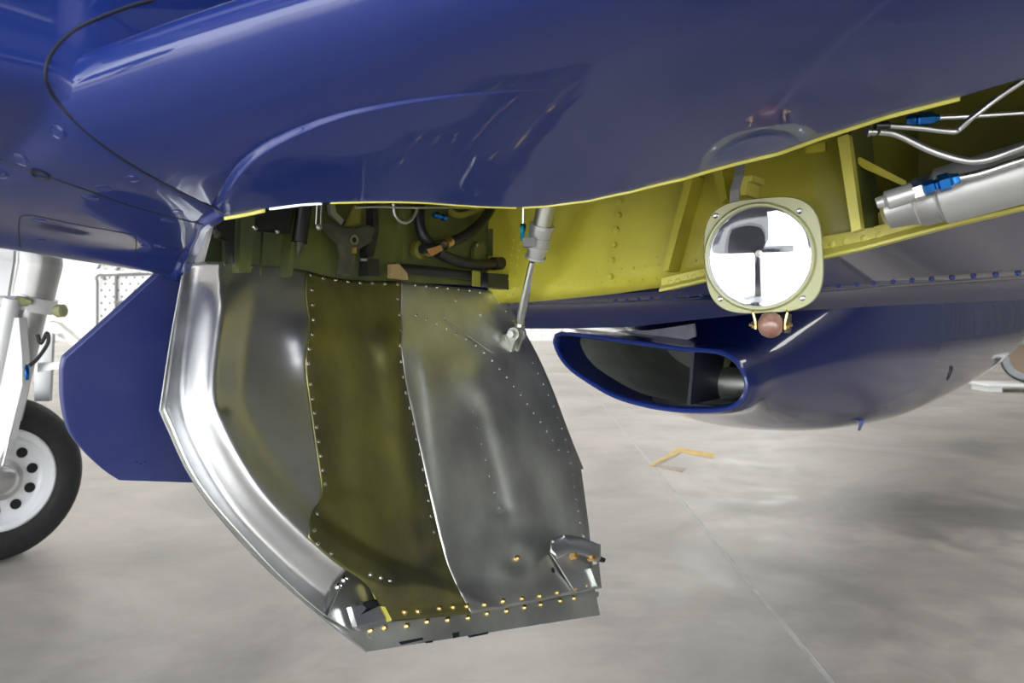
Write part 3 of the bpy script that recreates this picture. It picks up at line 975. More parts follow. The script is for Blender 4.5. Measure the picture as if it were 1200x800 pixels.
# outer skin
SKIN = [(224, 308)] + SKIN_L + [(703, 720), (698, 690), (690, 620), (683, 548)] + [(676, 540), (655, 475), (632, 420), (610, 380), (590, 345), (470, 327), (360, 316), (300, 309)]
SKINP = [(224, 310), (217, 318)] + SKIN_L + [(703, 720), (697, 688), (690, 615), (681, 549), (684, 549), (672, 520), (655, 475), (632, 420), (610, 380), (588, 347), (470, 331), (360, 318), (300, 311)]
bm = prism(BM(), [D(x, y, -.002) for x, y in SKINP], -DOORN * .003)
SKB = bvh_of(bm)
obj('inner_skin', bm, 'alu_grey', door, 'flat grey skin flange', smooth=False)
bm = prism(BM(), [D(x - .4 * (x < 430), y + .3, -.0052) for x, y in SKINP], -DOORN * .003)
obj('outer_skin', bm, 'blue', door, 'blue painted outer face', smooth=False)
ALLD = DB + [SKB]
def rivets(name, lines, r, m, parent=door, bv=ALLD):
    bm = BM(); k = 0
    for line, st in lines:
        for px, py in px_line(line, st):
            h = hit(bv, px, py)
            if h: dome(bm, h[0], h[1], r, .55, 8); k += 1
    return obj(name, bm, m, parent, kind='stuff')
rivets('pan_rivets', [([(365, 322), (366, 342), (367, 361), (368, 385), (363, 404), (361, 426)], 19), ([(364, 450), (369, 485), (375, 530), (381, 567)], 17),
    ([(466, 350), (470, 384), (469, 405), (470, 428), (476, 462), (486, 505), (497, 556), (508, 623)], 18), ([(365, 322), (381, 326), (420, 331), (466, 333)], 14),
    ([(372, 602), (366, 632), (388, 648)], 20)], .0034, 'alu_bright')
rivets('panel_rivets', [([(487, 334), (560, 341), (586, 354), (600, 375)], 13), ([(488, 369), (515, 380), (555, 402), (575, 420), (605, 455), (632, 492), (655, 527)], 13),
    ([(624, 425), (642, 460), (654, 490), (663, 515), (668, 540), (674, 575), (680, 612), (684, 640)], 14), ([(264, 309), (295, 312)], 15), ([(555, 482), (576, 565), (585, 595)], 19)], .0026, 'alu_bright')
for px, py in ((534, 352), (563, 369), (522, 372), (578, 411)):
    h = hit(ALLD, px, py)
    if h: obj('panel_screw', dome(BM(), h[0], h[1], .0034, .5, 10), 'alu_bright', door)
# oval cover with its bright edge
bm = BM()
oval = sm([(521, 374), (523, 366), (540, 365), (562, 372), (578, 388), (585, 405), (580, 413), (570, 410), (545, 391)], 4)
prism(bm, [D(x, y, hgt(x, y) + .001) for x, y in oval], DOORN * .0016)
obj('cover_plate', bm, 'alu_grey', door, 'oval patch plate', smooth=False)
q = [D(x, y, hgt(x, y) + .003) for x, y in px_line([(519, 374), (578, 414)], 8)]
obj('plate_edge', tube(BM(), q, .0009, 6), 'alu_bright', door, 'bright scored edge')
# brass screws in two rows along the foot of the door
top_row = [(474, 717), (490, 716), (515, 712.5), (531, 711), (547, 710), (568, 708), (590, 704), (612, 701), (632.5, 698), (653, 694)]
bot_row = [(435, 738), (451, 735), (477, 733), (501, 728), (525, 726), (549, 723.5), (571, 718.5), (594, 715.5), (615, 711.5), (634, 708), (657, 703.5), (673, 700.5)]
# hinge-side strap under the lower row
bm = prism(BM(), [D(x, y, -.0015) for x, y in ((430, 745), (440, 731), (553, 718), (700, 693), (700, 699), (600, 718), (520, 734), (436, 748))], DOORN * .0035)
STB = bvh_of(bm)
obj('foot_strap', bm, 'alu_grey', door, 'grey strap along the foot', smooth=False)
for px, py in top_row + bot_row:
    h = hit(ALLD + [STB], px, py)
    if h:
        bm = BM()
        dome(bm, h[0], h[1], .0050, .75, 12)
        obj('brass_screw', bm, 'brass', door, 'brass screw')
for px, py in ((434, 673), (446, 676.5), (457, 680)):
    h = hit(ALLD, px, py)
    if h: obj('pan_screw', dome(BM(), h[0], h[1], .0034, .7, 10), 'alu_bright', door)
for px, py in ((404, 679), (397, 687)):
    h = hit(ALLD, px, py)
    if h: obj('rim_screw', lathe(BM(), h[0] - h[1] * .001, h[1], [(0, .0052), (.0025, .0048), (.0038, .003), (.0022, .0016), (.002, .0004)], 14), 'alu_bright', door)
h = hit(ALLD, 606, 654)
if h: obj('dimple_screw', lathe(BM(), h[0] - h[1] * .001, h[1], [(0, .0062), (.002, .006), (.003, .004), (.006, .0036), (.007, .002)], 12), 'brass', door, 'brass screw in a round dimple')
# chipped dark paint marks on the foot strip
for pts in (((467, 752), (495, 746.5), (496, 749.5), (470, 755.5)), ((530, 741.5), (538, 740), (538, 746), (531, 748)), ((548, 745), (572, 740), (572, 742.5), (550, 747)), ((498, 751.5), (507, 750), (507, 752.5), (499, 753.5))):
    obj('paint_chip', prism(BM(), [D(x, y, -.0019) for x, y in pts], DOORN * .0004), 'blackbox', door, 'dark paint remnant', smooth=False)
obj('corner_gusset', prism(BM(), [D(x, y, .004) for x, y in ((384, 722), (398, 690), (420, 679), (446, 700), (452, 728), (414, 740))], -DOORN * .002), 'alu', door, 'pale metal corner gusset', smooth=False)
# latch bracket in the front lower corner
q = [(395, 706), (408, 700), (420, 712), (414, 720), (437, 712), (446, 728), (415, 738), (410, 728)]
obj('corner_bracket', prism(BM(), [D(x, y, .012) for x, y in ((406, 712), (420, 710), (424, 714), (416, 722), (438, 711), (447, 727), (413, 735))], DOORN * .010), 'alu_bright', door, 'bright latch bracket', smooth=False)
obj('bracket_web', prism(BM(), [D(x, y, .008) for x, y in ((413, 735), (438, 711), (448, 728), (452, 731), (420, 740))], DOORN * .008), 'alu', door, smooth=False)
obj('pan_lip', prism(BM(), [D(x, y, .012) for x, y in ((431, 682), (435, 684), (447, 710), (456, 727), (452, 729), (443, 712), (436, 694))], DOORN * .006), 'zinc_light', door, 'yellow green edge lip', smooth=False)
obj('latch_block', prism(BM(), [D(x, y, .006) for x, y in ((417, 707), (442, 702), (444, 710), (420, 716))], DOORN * .014), 'blackbox', door, 'dark latch block', smooth=False)
# latch fitting in the rear lower corner
obj('latch_plate', prism(BM(), [D(x, y, .007) for x, y in ((645, 649), (650, 645), (690, 662), (697, 680), (696, 686), (690, 690), (676, 694), (672, 692))], DOORN * .003), 'alu', door, 'bare latch plate', smooth=False)
arcT = sm([(645, 632), (660, 627), (680, 629), (704, 638)], 5)
arcM = sm([(646, 645), (664, 640), (684, 643), (704, 653)], 5)
arcB = sm([(652, 651), (668, 645), (684, 648), (702, 656)], 5)
bm = BM()
grid(bm, [[D(x, y, .004) for x, y in arcT], [D(x, y, .022) for x, y in arcT], [D(x, y + 1, .036) for x, y in arcM], [D(x, y + 2, .034) for x, y in arcB], [D(x, y + 4, .010) for x, y in arcB]])
bmesh.ops.recalc_face_normals(bm, faces=bm.faces)
obj('latch_hood', bm, 'alu', door, 'curved latch hood', solid=.002, sharp=50)
obj('latch_pin', prism(BM(), [D(x, y, .02) for x, y in ((696, 650), (707, 655), (706, 659), (697, 657))], DOORN * .006), 'black', door, smooth=False)
obj('latch_web', prism(BM(), [D(x, y, .004) for x, y in ((686, 667), (696, 660), (699, 690), (694, 688))], DOORN * .012), 'alu_grey', door, smooth=False)
for px, py in ((669, 652), (690, 654.5)):
    obj('brass_nut', lathe(BM(), D(px, py, .028), DOORN, [(0, .006), (.012, .006), (.013, .004), (.009, .003)], 6), 'brass', door, 'brass nut')
for px, py in ((675, 690), (688, 686.5), (648, 634), (646, 646), (661, 628), (684, 628)):
    obj('latch_rivet', dome(BM(), D(px, py, .0105 if py > 680 else .026), DOORN, .003, .7), 'brass' if py > 680 else 'alu_grey', door)
h = hit(ALLD, 648, 668)
if h: obj('slot_hole', lathe(BM(), h[0] - h[1] * .0005, h[1], [(0, .005), (.0012, .005)], 16), 'seam', door, 'dark slot')

# ---- far gear door (outer blue face)
F_SPLAY = math.tan(math.radians(16))
FARN = (DN - DZ * F_SPLAY).normalized()
FARO = A(.8, -1.075, 1.05)
def FD(px, py, h=0.0):
    r = ray(px, py); o = FARO + FARN * h
    return EYE + r * ((o - EYE).dot(FARN) / r.dot(FARN))
pts = [(232, 300), (200, 308), (186, 321), (140, 363), (76, 420)] + sm([(73, 432), (74, 470), (82, 505), (100, 530), (122, 551), (140, 563)], 4) + [(232, 566), (300, 567), (420, 560), (420, 330)]
bm = prism(BM(), [FD(x, y) for x, y in pts], FARN * -.012)
bevel(bm, .0015, 1)
far_door = obj('gear_door.001', bm, 'blue_dull', plane, 'dull blue outer face of the far gear door', smooth=False)
bm = BM()
for px, py in ((160, 541), (165, 543), (170, 541), (176, 544), (212, 345), (210, 362)):
    dome(bm, FD(px, py, .0005), FARN, .0014, .5, 6)
obj('door_rivets', bm, 'blue_shade', far_door, kind='stuff')

# ---- door actuator
act = empty('door_actuator', P(640, 240, 1.40), plane, 'silver hydraulic door actuator')
pT, pC, pR, pE = P(648, 205, 1.375), P(627, 303, 1.43), P(624, 306, 1.432), D(607, 389, .035)
axis = (pC - pT)
def on_axis(y):                      # point of the actuator axis at a picture row
    t = (y - 205) / (303 - 205)
    return pT + axis * t
lathe_pts = [(205, 13), (262, 13), (262, 17.5), (268, 17.5), (268, 16.5), (277, 17), (278, 18), (292, 17.5), (292, 14), (301, 13.5), (301, 14.5), (304, 14)]
L0 = axis.length
def dist_at(y): return (y - 205) / 98 * L0
px2m = 1.41 / FPX
def seg_lathe(name, ys, m, label=None, seg=28):
    return obj(name, lathe(BM(), pT, axis, [(dist_at(y), r * px2m) for y, r in ys], seg), m, act, label)
seg_lathe('cylinder_barrel', [(200, 11), (264, 11)], 'alu_grey', 'grey cylinder barrel')
seg_lathe('end_collar', [(262, 14.8), (266, 15.2), (266.5, 13.8), (276, 13.8), (276.5, 14.4), (277, 13.8), (287, 13.8), (287.6, 14.6), (291, 14.6), (291.2, 13)], 'silver_paint', 'stepped silver collar')
seg_lathe('gland_nut', [(290, 11.5), (300, 11), (300, 12.6), (303, 12.6), (304, 9)], 'silver_paint', 'silver gland nut')
obj('hose_boss', box(BM(), P(620, 284, 1.40), Vector((.011, 0, 0)), Vector((0, .01, 0)), Vector((0, 0, .0075))), 'dark_steel', act, 'small square boss', smooth=False)
obj('hydraulic_fitting', lathe(BM(), P(613, 262, 1.42), P(612.2, 277, 1.42) - P(613, 262, 1.42), [(0, .0045), (.003, .0062), (.012, .0062), (.014, .0045), (.026, .0045), (.03, .003)], 6), 'anod_teal', act, 'teal anodised fitting')
obj('hydraulic_line', tube(BM(), [P(613.5, 225, 1.42), P(613, 263, 1.42)], .0018, 8), 'alu_bright', act, 'thin bright line')
rod_d = pE - pR
obj('actuator_rod', tube(BM(), [pR, pR.lerp(pE, .30), pR.lerp(pE, .5), pR.lerp(pE, .9)], [.0058, .0072, .0084, .0076], 18), 'alu_bright', act, 'bright tapered rod')
obj('rod_end', lathe(BM(), pR.lerp(pE, .86), rod_d, [(0, .011), (.004, .0115), (.007, .0105), (.012, .008), (.026, .008)], 18), 'steel', act, 'rod end fitting')
cl = D(606, 391, .034)
cd = (DA * 1 - DN * .15).normalized()
for k, s in ((0, -.013), (1, .011)):
    c = cl + cd * s
    bm = lathe(BM(), c, cd, [(-.0035, .0125), (.0035, .0125), (.0035, .006), (.0045, .006)], 20)
    prism(bm, [c - cd * .0035 + v for v in (DOORN * .012, -DZ * .032 - DOORN * .004, -DZ * .032 - DOORN * .02, -DOORN * .02 + DZ * .006)], cd * .007)
    obj('clevis_ear', bm, 'alu_grey', act, 'grey clevis ear')
obj('clevis_bolt', lathe(BM(), cl - cd * .028, cd, [(0, .0075), (.005, .0085), (.012, .0085), (.012, .005), (.042, .005), (.042, .008), (.047, .008)], 6), 'steel', act, 'clevis bolt')

# ---- landing light
LD = 1.13
lc = P(893, 299.5, LD)
ln = Vector((-.40, -.91, -.045)).normalized()
lu = Vector((0, 0, 1)).cross(ln).normalized()      # to the right in the picture
if lu.x < 0: lu = -lu
lv = ln.cross(lu); 
if lv.z < 0: lv = -lv
lamp = empty('landing_light', lc, plane, 'round landing light in an olive square bezel')
s = LD / FPX
hw, hh = 66 * s / .985, 67.5 * s
def sup(k, r, e=3.4):
    t = 2 * math.pi * k / 72
    c_, s_ = math.cos(t), math.sin(t)
    return math.copysign(abs(c_) ** (2 / e), c_) * hw * r, math.copysign(abs(s_) ** (2 / e), s_) * hh * r
roll = .045
def lp(x, y, z): 
    xr, yr = x * math.cos(roll) - y * math.sin(roll), x * math.sin(roll) + y * math.cos(roll)
    return lc + lu * xr + lv * yr + ln * z
bm = BM()
def srow(r, z): return [lp(*sup(k, r), z) for k in range(72)]
def crow(r, z, ox=-3.5 * s): return [lp(ox + r * math.cos(2 * math.pi * k / 72), -1 * s + r * math.sin(2 * math.pi * k / 72), z) for k in range(72)]
R = 59 * s
grid(bm, [srow(.96, -.012), srow(1, -.010), srow(1, -.001), srow(.985, .0015), crow(R * 1.085, .0015), crow(R * 1.075, .006), crow(R * 1.04, .009), crow(R * 1.0, .0085), crow(R * .985, .004), crow(R * .985, -.006)], closed=True)
bmesh.ops.recalc_face_normals(bm, faces=bm.faces)
obj('bezel', bm, 'olive', lamp, 'olive square bezel with a raised ring', sharp=40)
bm = BM()
rows = [crow(max(R * .985 * math.sin(t), .0005), .0055 + .004 * math.cos(t) / 1) for t in [math.pi / 2 * k / 8 for k in range(8, -1, -1)]]
rows += [crow(max(R * .985 * math.sin(t), .0005), .0025 + .0035 * math.cos(t)) for t in [math.pi / 2 * k / 8 for k in range(0, 9)]]
grid(bm, rows, closed=True)
bmesh.ops.recalc_face_normals(bm, faces=bm.faces)
obj('lens', bm, 'glass', lamp, 'clear glass lens')
bm = BM()
rows = [crow(max(R * .985 * k / 14, .0004), -.0032 + .0012 * (1 - (k / 14) ** 2)) for k in range(15)]
grid(bm, rows, closed=True)
bmesh.ops.recalc_face_normals(bm, faces=bm.faces)
obj('reflector', bm, 'mirror', lamp, 'silver reflector dish')
obj('bulb', lathe(BM(), lp(-3.5 * s, 3 * s, -.0095), ln, [(.006, .0016), (.0075, .0045), (.0085, .0045), (.0088, .003), (.0095, .001)], 20), 'alu_grey', lamp, 'small bulb cap')
obj('housing', lathe(BM(), lp(-1 * s, 0, -.009), -ln, [(0, R * 1.03), (.02, R * 1.03), (.06, R * .85), (.085, R * .5)], 40), 'blackbox', lamp, 'dark lamp housing')
for px, py in ((839, 253), (937, 247.5), (844.5, 350), (940.5, 349)):
    r = ray(px, py); o = lc + ln * .0022
    p = EYE + r * ((o - EYE).dot(ln) / r.dot(ln))
    bm = lathe(BM(), p - ln * .001, ln, [(0, .0042), (.0018, .0041), (.0026, .003), (.0018, .0012), (.0016, .0003)], 14)
    obj('bezel_screw', bm, 'alu_bright', lamp, 'bright bezel screw')
def LP(px, py, z=0.0):
    r = ray(px, py); o = lc + ln * z
    return EYE + r * ((o - EYE).dot(ln) / r.dot(ln))
q = [LP(x, y, z) for x, y, z in ((868, 186, -.05), (866, 205, -.03), (861, 222, -.018), (860, 240, -.012))]
bm = BM()
grid(bm, [[p - lu * .0065 for p in q], [p + lu * .0065 for p in q], [p + lu * .0065 - ln * .003 for p in q], [p - lu * .0065 - ln * .003 for p in q], [p - lu * .0065 for p in q]])
obj('hanger_strap', bm, 'silver_paint', lamp, 'bare metal hanger strap', smooth=False)
# roller under the bezel
rc = LP(903, 380.5, .004)
obj('roller', lathe(BM(), rc - lu * .0165, lu, [(0, .004), (.001, .009), (.005, .0142), (.011, .0172), (.0165, .0182), (.022, .0172), (.028, .0142), (.032, .009), (.033, .004)], 28), 'roller', lamp, 'mottled brown roller')
for sx in (-1, 1):
    c = rc + lu * (.0195 * sx)
    bm = BM()
    q = [LP(903 + sx * 19, 362, -.004), LP(903 + sx * 20, 366, .002), c + lv * .004, c - lv * .006]
    grid(bm, [[p + lu * .0012 * e + ln * w for p in q] for e, w in ((-1, -.005), (1, -.005), (1, .005), (-1, .005), (-1, -.005))])
    obj('roller_bracket', bm, 'brass', lamp, 'brass roller bracket', smooth=False)
    obj('roller_nut', lathe(BM(), c, lu * sx, [(0, .0055), (.005, .0055), (.006, .003), (.009, .0025)], 6), 'brass', lamp, 'brass roller nut')
obj('roller_fork', lathe(BM(), LP(922, 378, -.012), Vector((0, 0, 1)), [(-.014, .006), (.012, .007)], 8), 'casting', lamp, smooth=False)

# ---- retraction cylinder and lines in the outboard bay
cyl = empty('retraction_cylinder', P(1100, 220, .98), plane, 'silver retraction cylinder with hydraulic fittings')
b0, b1 = P(1040, 248, 1.05), P(1330, 165, .90)
bd = (b1 - b0).normalized()
obj('barrel', lathe(BM(), b0 + bd * .03, bd, [(0, .022), (.004, .029), (.03, .030), (.034, .0355), (.5, .0355)], 40), 'silver_paint', cyl, 'silver cylinder barrel')
obj('end_cap', lathe(BM(), b0, bd, [(-.006, .014), (0, .022), (.03, .026), (.04, .031), (.058, .031), (.06, .027)], 32), 'alu', cyl, 'cast end cap')
f0, f1 = P(1027, 238.5, .985), P(1083, 221, .965)
fd = (f1 - f0).normalized()
fl = (f1 - f0).length
obj('port_tube', lathe(BM(), f0, fd, [(0, .0065), (.008, .0075), (.009, .0065), (.012, .0115), (fl * .78, .0115), (fl * .78, .0115)], 28), 'silver_paint', cyl, 'silver port tube')
obj('port_hex', lathe(BM(), f0 + fd * (fl * .76), fd, [(0, .0125), (.010, .0125), (.012, .010)], 6, ph=.3), 'alu_bright', cyl, 'bright hex end')
obj('blue_nut', lathe(BM(), f1, fd, [(-.004, .006), (.001, .0085), (.010, .0085), (.012, .0065), (.014, .0065), (.016, .0105), (.027, .0105), (.030, .008), (.034, .0065), (.038, .0062)], 6, ph=.2), 'anod_blue', cyl, 'blue anodised nut')
obj('supply_line', tube(BM(), catmull([f1 + fd * .034, P(1150, 203, .94), P(1200, 187, .92), P(1280, 165, .88)], 6), .0046, 14), 'alu_bright', cyl, 'bright supply line')
def hline(name, pts, r, m, label):
    return obj(name, tube(BM(), catmull([P(*p) for p in pts], 8), r, 14), m, cyl, label)
hline('bent_line', [(1030, 154, .95), (1052, 158, .95), (1090, 176, .94), (1125, 187, .93), (1150, 188, .92), (1180, 179, .91), (1215, 166, .89)], .0042, 'alu', 'grey bent line')
hline('bent_line', [(1042, 147, .92), (1080, 150, .91), (1115, 154, .90), (1124, 151, .90), (1140, 137, .89), (1170, 114, .88), (1215, 84, .86)], .0033, 'alu', 'grey sharply bent line')
hline('straight_line', [(1096, 138, .97), (1140, 136, .965), (1220, 131, .95)], .0034, 'alu', 'grey straight line')
obj('blue_coupling', lathe(BM(), P(1062, 141, .98), P(1098, 138, .97) - P(1062, 141, .98), [(0, .005), (.006, .0075), (.010, .0075), (.011, .005), (.014, .008), (.028, .008), (.032, .005), (.036, .004)], 6), 'anod_blue', cyl, 'blue anodised coupling')
obj('line_cap', lathe(BM(), P(1015, 154, .95), Vector((1, .1, 0)), [(0, .006), (.004, .0062), (.005, .0045), (.011, .005), (.014, .003)], 14), 'steel', cyl, 'steel line cap')
obj('line_elbow', lathe(BM(), P(1036, 147, .92), Vector((1, 0, 0)), [(-.01, .005), (.004, .0055), (.006, .004)], 12), 'blackbox', cyl, 'dark line elbow')

# ---- radiator scoop and rear fuselage
LIP_PX = [(650, 400), (656, 416), (669, 432), (690, 447), (720, 464), (757, 475), (795, 480.5), (832, 481), (857, 477), (871, 466), (875, 451), (871, 436), (861, 422), (846, 413.5), (830, 411), (795, 408.5), (745, 401.5), (695, 394.5), (660, 390.5), (652, 393)]
AM = 1.95
lip = resample(catmull([on_a(x, y, AM) for x, y in LIP_PX], 6, True), 64, True)
cen = sum(lip, Vector()) / len(lip)
NK = -1.03
def an3(p):
    a, n = an(p); return n, p.z
lipn = [an3(p) for p in lip]
cn, cz = an3(cen)
def supsec(w, zb, zt, e):
    zm = (zb + zt) / 2; hz = (zt - zb) / 2
    out = []
    for (n, z) in lipn:
        t = math.atan2((z - cz) / .085, (n - cn) / .28)
        c_, s_ = math.cos(t), math.sin(t)
        out.append((NK + math.copysign(abs(c_) ** (2 / e), c_) * w, zm + math.copysign(abs(s_) ** (2 / e), s_) * hz))
    return out
def blend(s1, s2, t): return [(lerp(a[0], b[0], t), lerp(a[1], b[1], t)) for a, b in zip(s1, s2)]
def grow(k, dz=0): return [(cn + (n - cn) * (1 + k * .3), cz + (z - cz) * (1 + k) + dz) for n, z in lipn]
def ups(sec, t):          # keep the top of the section low near the mouth
    return sec
S = [(AM + .012, grow(-.10)), (AM + .002, grow(-.05)), (AM, grow(0)), (AM + .006, grow(.05)), (AM + .02, grow(.09)), (AM + .06, grow(.16)),
     (2.15, blend(grow(.22), supsec(.30, .70, .98, 2.2), .4)), (2.35, blend(grow(.36), supsec(.335, .655, 1.06, 2.2), .7)), (2.65, supsec(.37, .610, 1.12, 2.4)),
     (3.0, supsec(.395, .572, 1.2, 3.0)), (3.65, supsec(.42, .535, 1.25, 3.1)), (4.3, supsec(.43, .530, 1.3, 3.1)), (4.85, supsec(.43, .535, 1.3, 3.1)), (5.4, supsec(.43, .545, 1.3, 3.1)), (6.0, supsec(.43, .56, 1.3, 3.0)), (7.0, supsec(.43, .60, 1.3, 3.0)), (8.5, supsec(.42, .74, 1.3, 2.8))]
bm = BM()
# denser stations through a spline in a
dense = []
for k in range(len(S)):
    dense.append([A(S[k][0], n, z) for n, z in S[k][1]])
cols = list(zip(*dense))
cols = [catmull(c, 4) for c in cols]
grid(bm, [list(r) for r in zip(*cols)], closed=True)
bmesh.ops.recalc_face_normals(bm, faces=bm.faces)
SCB = bvh_of(bm)
scoop = obj('radiator_scoop', bm, 'blue_shade', plane, 'dark blue belly radiator scoop with an open mouth', sharp=60)
# bright rolled lip
obj('scoop_lip', tube(BM(), lip + [lip[0]], .0062, 8, caps=False), 'blue', scoop, 'bright blue rolled lip')
# duct inside
bm = BM()
def inn(k, a, dn=0): return [A(a, cn + (n - cn) * k + dn, cz + (z - cz) * (k - .02)) for n, z in lipn]
rows = [inn(.985, AM + .002), inn(.97, AM + .03), inn(.97, AM + .14)]
grid(bm, rows, closed=True)
obj('duct_mouth', bm, 'blue_shade', scoop, 'dark blue duct mouth')
bm = BM()
rows = [inn(.965, AM + .12), inn(.97, AM + .25), inn(1.0, AM + .45), inn(.9, AM + .62), inn(.05, AM + .66)]
vs = grid(bm, rows, closed=True)
bm.faces.new(vs[-1])
obj('duct_lining', bm, 'duct', scoop, 'grey green duct lining')
obj('duct_divider', prism(BM(), [on_a(x, y, AM + .01) for x, y in ((811, 411), (814, 411), (809, 474), (805, 474))], DA * .30), 'seam', scoop, 'dark upright divider', smooth=False)
c = P(866, 449, 2.25)
obj('duct_pipe', lathe(BM(), c, DN, [(-.06, .045), (-.054, .048), (-.05, .045), (.06, .042)], 24), 'alu_grey', scoop, 'grey pipe in the duct')
obj('duct_bracket', prism(BM(), [P(x, y, 2.26) for x, y in ((835, 414), (858, 420), (852, 434), (846, 436), (838, 428))], DA * .006), 'zinc_dark', scoop, 'green bracket in the duct', smooth=False)
bm = prism(BM(), [on_a(x, y, 2.06) for x, y in ((668, 386), (700, 388), (760, 387), (795, 382), (813, 379), (815, 394), (805, 398), (780, 403), (735, 399), (690, 393))], DA * .01)
obj('splitter_plate', bm, 'plate_grey', scoop, 'bare metal splitter plate above the lip', smooth=False)
h = hit(SCB, 1113, 437)
if h: obj('drain_port', lathe(BM(), h[0] - h[1] * .004, h[1], [(0, .034), (.006, .034), (.007, .028), (.001, .024), (.001, .001)], 24), 'seam', scoop, 'dark round port')
h = hit(SCB, 1009, 492)
if h: obj('drain_stub', prism(BM(), [P(x, y, (h[0] - EYE).y + .01) for x, y in ((1003, 489), (1013, 488), (1013, 494), (1008, 505), (1005, 504), (1007, 493))], Vector((.01, .02, 0))), 'blue', scoop, 'small blue drain stub', smooth=False)
h = hit(SCB, 860, 480)
if h: obj('lip_screw', dome(BM(), h[0], h[1], .004, .5), 'blue_shade', scoop)
# fuselage above the scoop
bm = BM()
rows = []
for a, w, zb, zt in ((1.96, .46, 1.0, 1.9), (2.4, .46, .98, 1.95), (3.2, .455, .96, 1.9), (4.5, .45, .95, 1.8), (6, .44, .96, 1.7), (8.5, .38, 1.0, 1.6), (10, .2, 1.15, 1.5)):
    row = []
    for k in range(40):
        t = 2 * math.pi * k / 40
        c_, s_ = math.cos(t), math.sin(t)
        e = 2.6
        row.append(A(a, NK + math.copysign(abs(c_) ** (2 / e), c_) * w, (zb + zt) / 2 + math.copysign(abs(s_) ** (2 / e), s_) * (zt - zb) / 2))
    rows.append(row)
vs = grid(bm, [list(r) for r in zip(*[catmull(c, 4) for c in zip(*rows)])], closed=True)
bm.faces.new(vs[0]); bm.faces.new(vs[-1])
bmesh.ops.recalc_face_normals(bm, faces=bm.faces)
obj('fuselage', bm, 'blue_shade', plane, 'dark blue rear fuselage', sharp=60)

# ---- far main gear leg and wheel
GD = 3.3
leg = empty('gear_leg', P(30, 400, GD), plane, 'silver far landing gear leg')
def G(px, py, dd=0.0): return P(px, py, GD + dd)
def gobj(name, bm, m, label=None, **k): return obj(name, bm, m, leg, label, **k)
gobj('leg_cylinder', tube(BM(), [G(62, 240), G(47, 312), G(38, 352), G(35, 362)], [.082, .08, .076, .076], 28), 'silver_paint', 'silver leg cylinder')
gobj('leg_collar', tube(BM(), [G(42, 346), G(37, 362)], [.083, .083], 28), 'white_metal', 'pale leg collar')
gobj('leg_piston', tube(BM(), [G(36, 360, -.02), G(18, 440, -.02), G(8, 490, -.02)], [.062, .058, .055], 24), 'silver_paint', 'silver leg piston')
gobj('leg_fork', prism(BM(), [G(x, y, -.13) for x, y in ((8, 372), (22, 372), (26, 420), (26, 452), (10, 516), (-6, 550), (-22, 545), (-4, 470), (0, 420))], Vector((0, .05, 0))), 'white_metal', 'white axle fork', smooth=False)
gobj('front_strut', tube(BM(), [G(14, 350, -.12), G(-10, 470, -.12)], .03, 16), 'white_metal', 'white side strut')
gobj('cross_bar', tube(BM(), [G(-20, 353, -.1), G(24, 353, -.08)], .022, 14), 'white_metal', 'white cross bar')
gobj('brass_union', lathe(BM(), G(20, 352, -.1), Vector((1, 0, -.1)), [(0, .018), (.035, .02), (.045, .012), (.06, .010)], 10), 'olive', 'olive brass union')
gobj('hose_union', lathe(BM(), G(64, 364, -.06), Vector((1, -.2, 0)), [(0, .018), (.02, .027), (.04, .027), (.046, .018)], 10), 'olive', 'olive hose union')
gobj('torque_link', prism(BM(), [G(x, y, -.05) for x, y in ((56, 376), (66, 378), (95, 402), (90, 407), (62, 390))], Vector((0, .04, 0))), 'alu_grey', 'grey torque link', smooth=False)
gobj('torque_link', prism(BM(), [G(x, y, -.05) for x, y in ((44, 425), (74, 424), (74, 431), (44, 436))], Vector((0, .04, 0))), 'alu_grey', 'grey torque link', smooth=False)
gobj('fairing_panel', prism(BM(), [G(x, y, .15) for x, y in ((40, 385), (62, 385), (58, 470), (40, 470))], Vector((0, .02, 0))), 'silver_paint', 'grey leg fairing', smooth=False)
gobj('outer_fairing', prism(BM(), [G(x, y, .1) for x, y in ((-40, 290), (18, 290), (8, 350), (-10, 420), (-40, 500))], Vector((0, .02, 0))), 'white_metal', 'white leg fairing', smooth=False)
gobj('brake_hose', tube(BM(), catmull([G(44, 392, -.1), G(48, 402, -.1), G(55, 390, -.1), G(56, 402, -.1), G(44, 420, -.1), G(35, 428, -.1)], 6), .008, 8), 'black', 'black brake hose')
gobj('brake_line', tube(BM(), catmull([G(28, 432, -.1), G(24, 470, -.1), G(14, 500, -.12), G(3, 545, -.13)], 6), .006, 8), 'alu_bright', 'bright brake line')
gobj('hose_connector', lathe(BM(), G(30, 436, -.1), Vector((0, 0, 1)), [(-.03, .012), (-.01, .014), (.02, .014), (.03, .008)], 10), 'anod_blue', 'blue hose connector')
wheel = empty('main_wheel', G(-6, 560), plane, 'black main wheel with a silver rim')
wc = P(-6, 560, GD)
wax = -DN            # axle
R0 = wc.z            # stands on the floor
def wlathe(name, prof, m, label=None, seg=56): return obj(name, lathe(BM(), wc, DN, prof, seg, caps=name != 'tire'), m, wheel, label, sharp=50)
bm = BM()
TW = .085
prof = [(-TW * .6, .19), (-TW * .95, .215), (-TW, .25), (-TW * .92, R0 * .90), (-TW * .6, R0 * .975), (-TW * .25, R0 * .998), (TW * .25, R0 * .998), (TW * .6, R0 * .975), (TW * .92, R0 * .90), (TW, .25), (TW * .95, .215), (TW * .6, .19)]
wlathe('tire', prof, 'tire', 'black rubber tyre')
wlathe('rim', [(-.07, .1), (-.07, .19), (.058, .19), (.074, .205), (.080, .196), (.074, .178), (.045, .168), (.030, .150), (.034, .10), (.05, .085), (.05, .02)], 'white_metal', 'pale silver wheel rim')
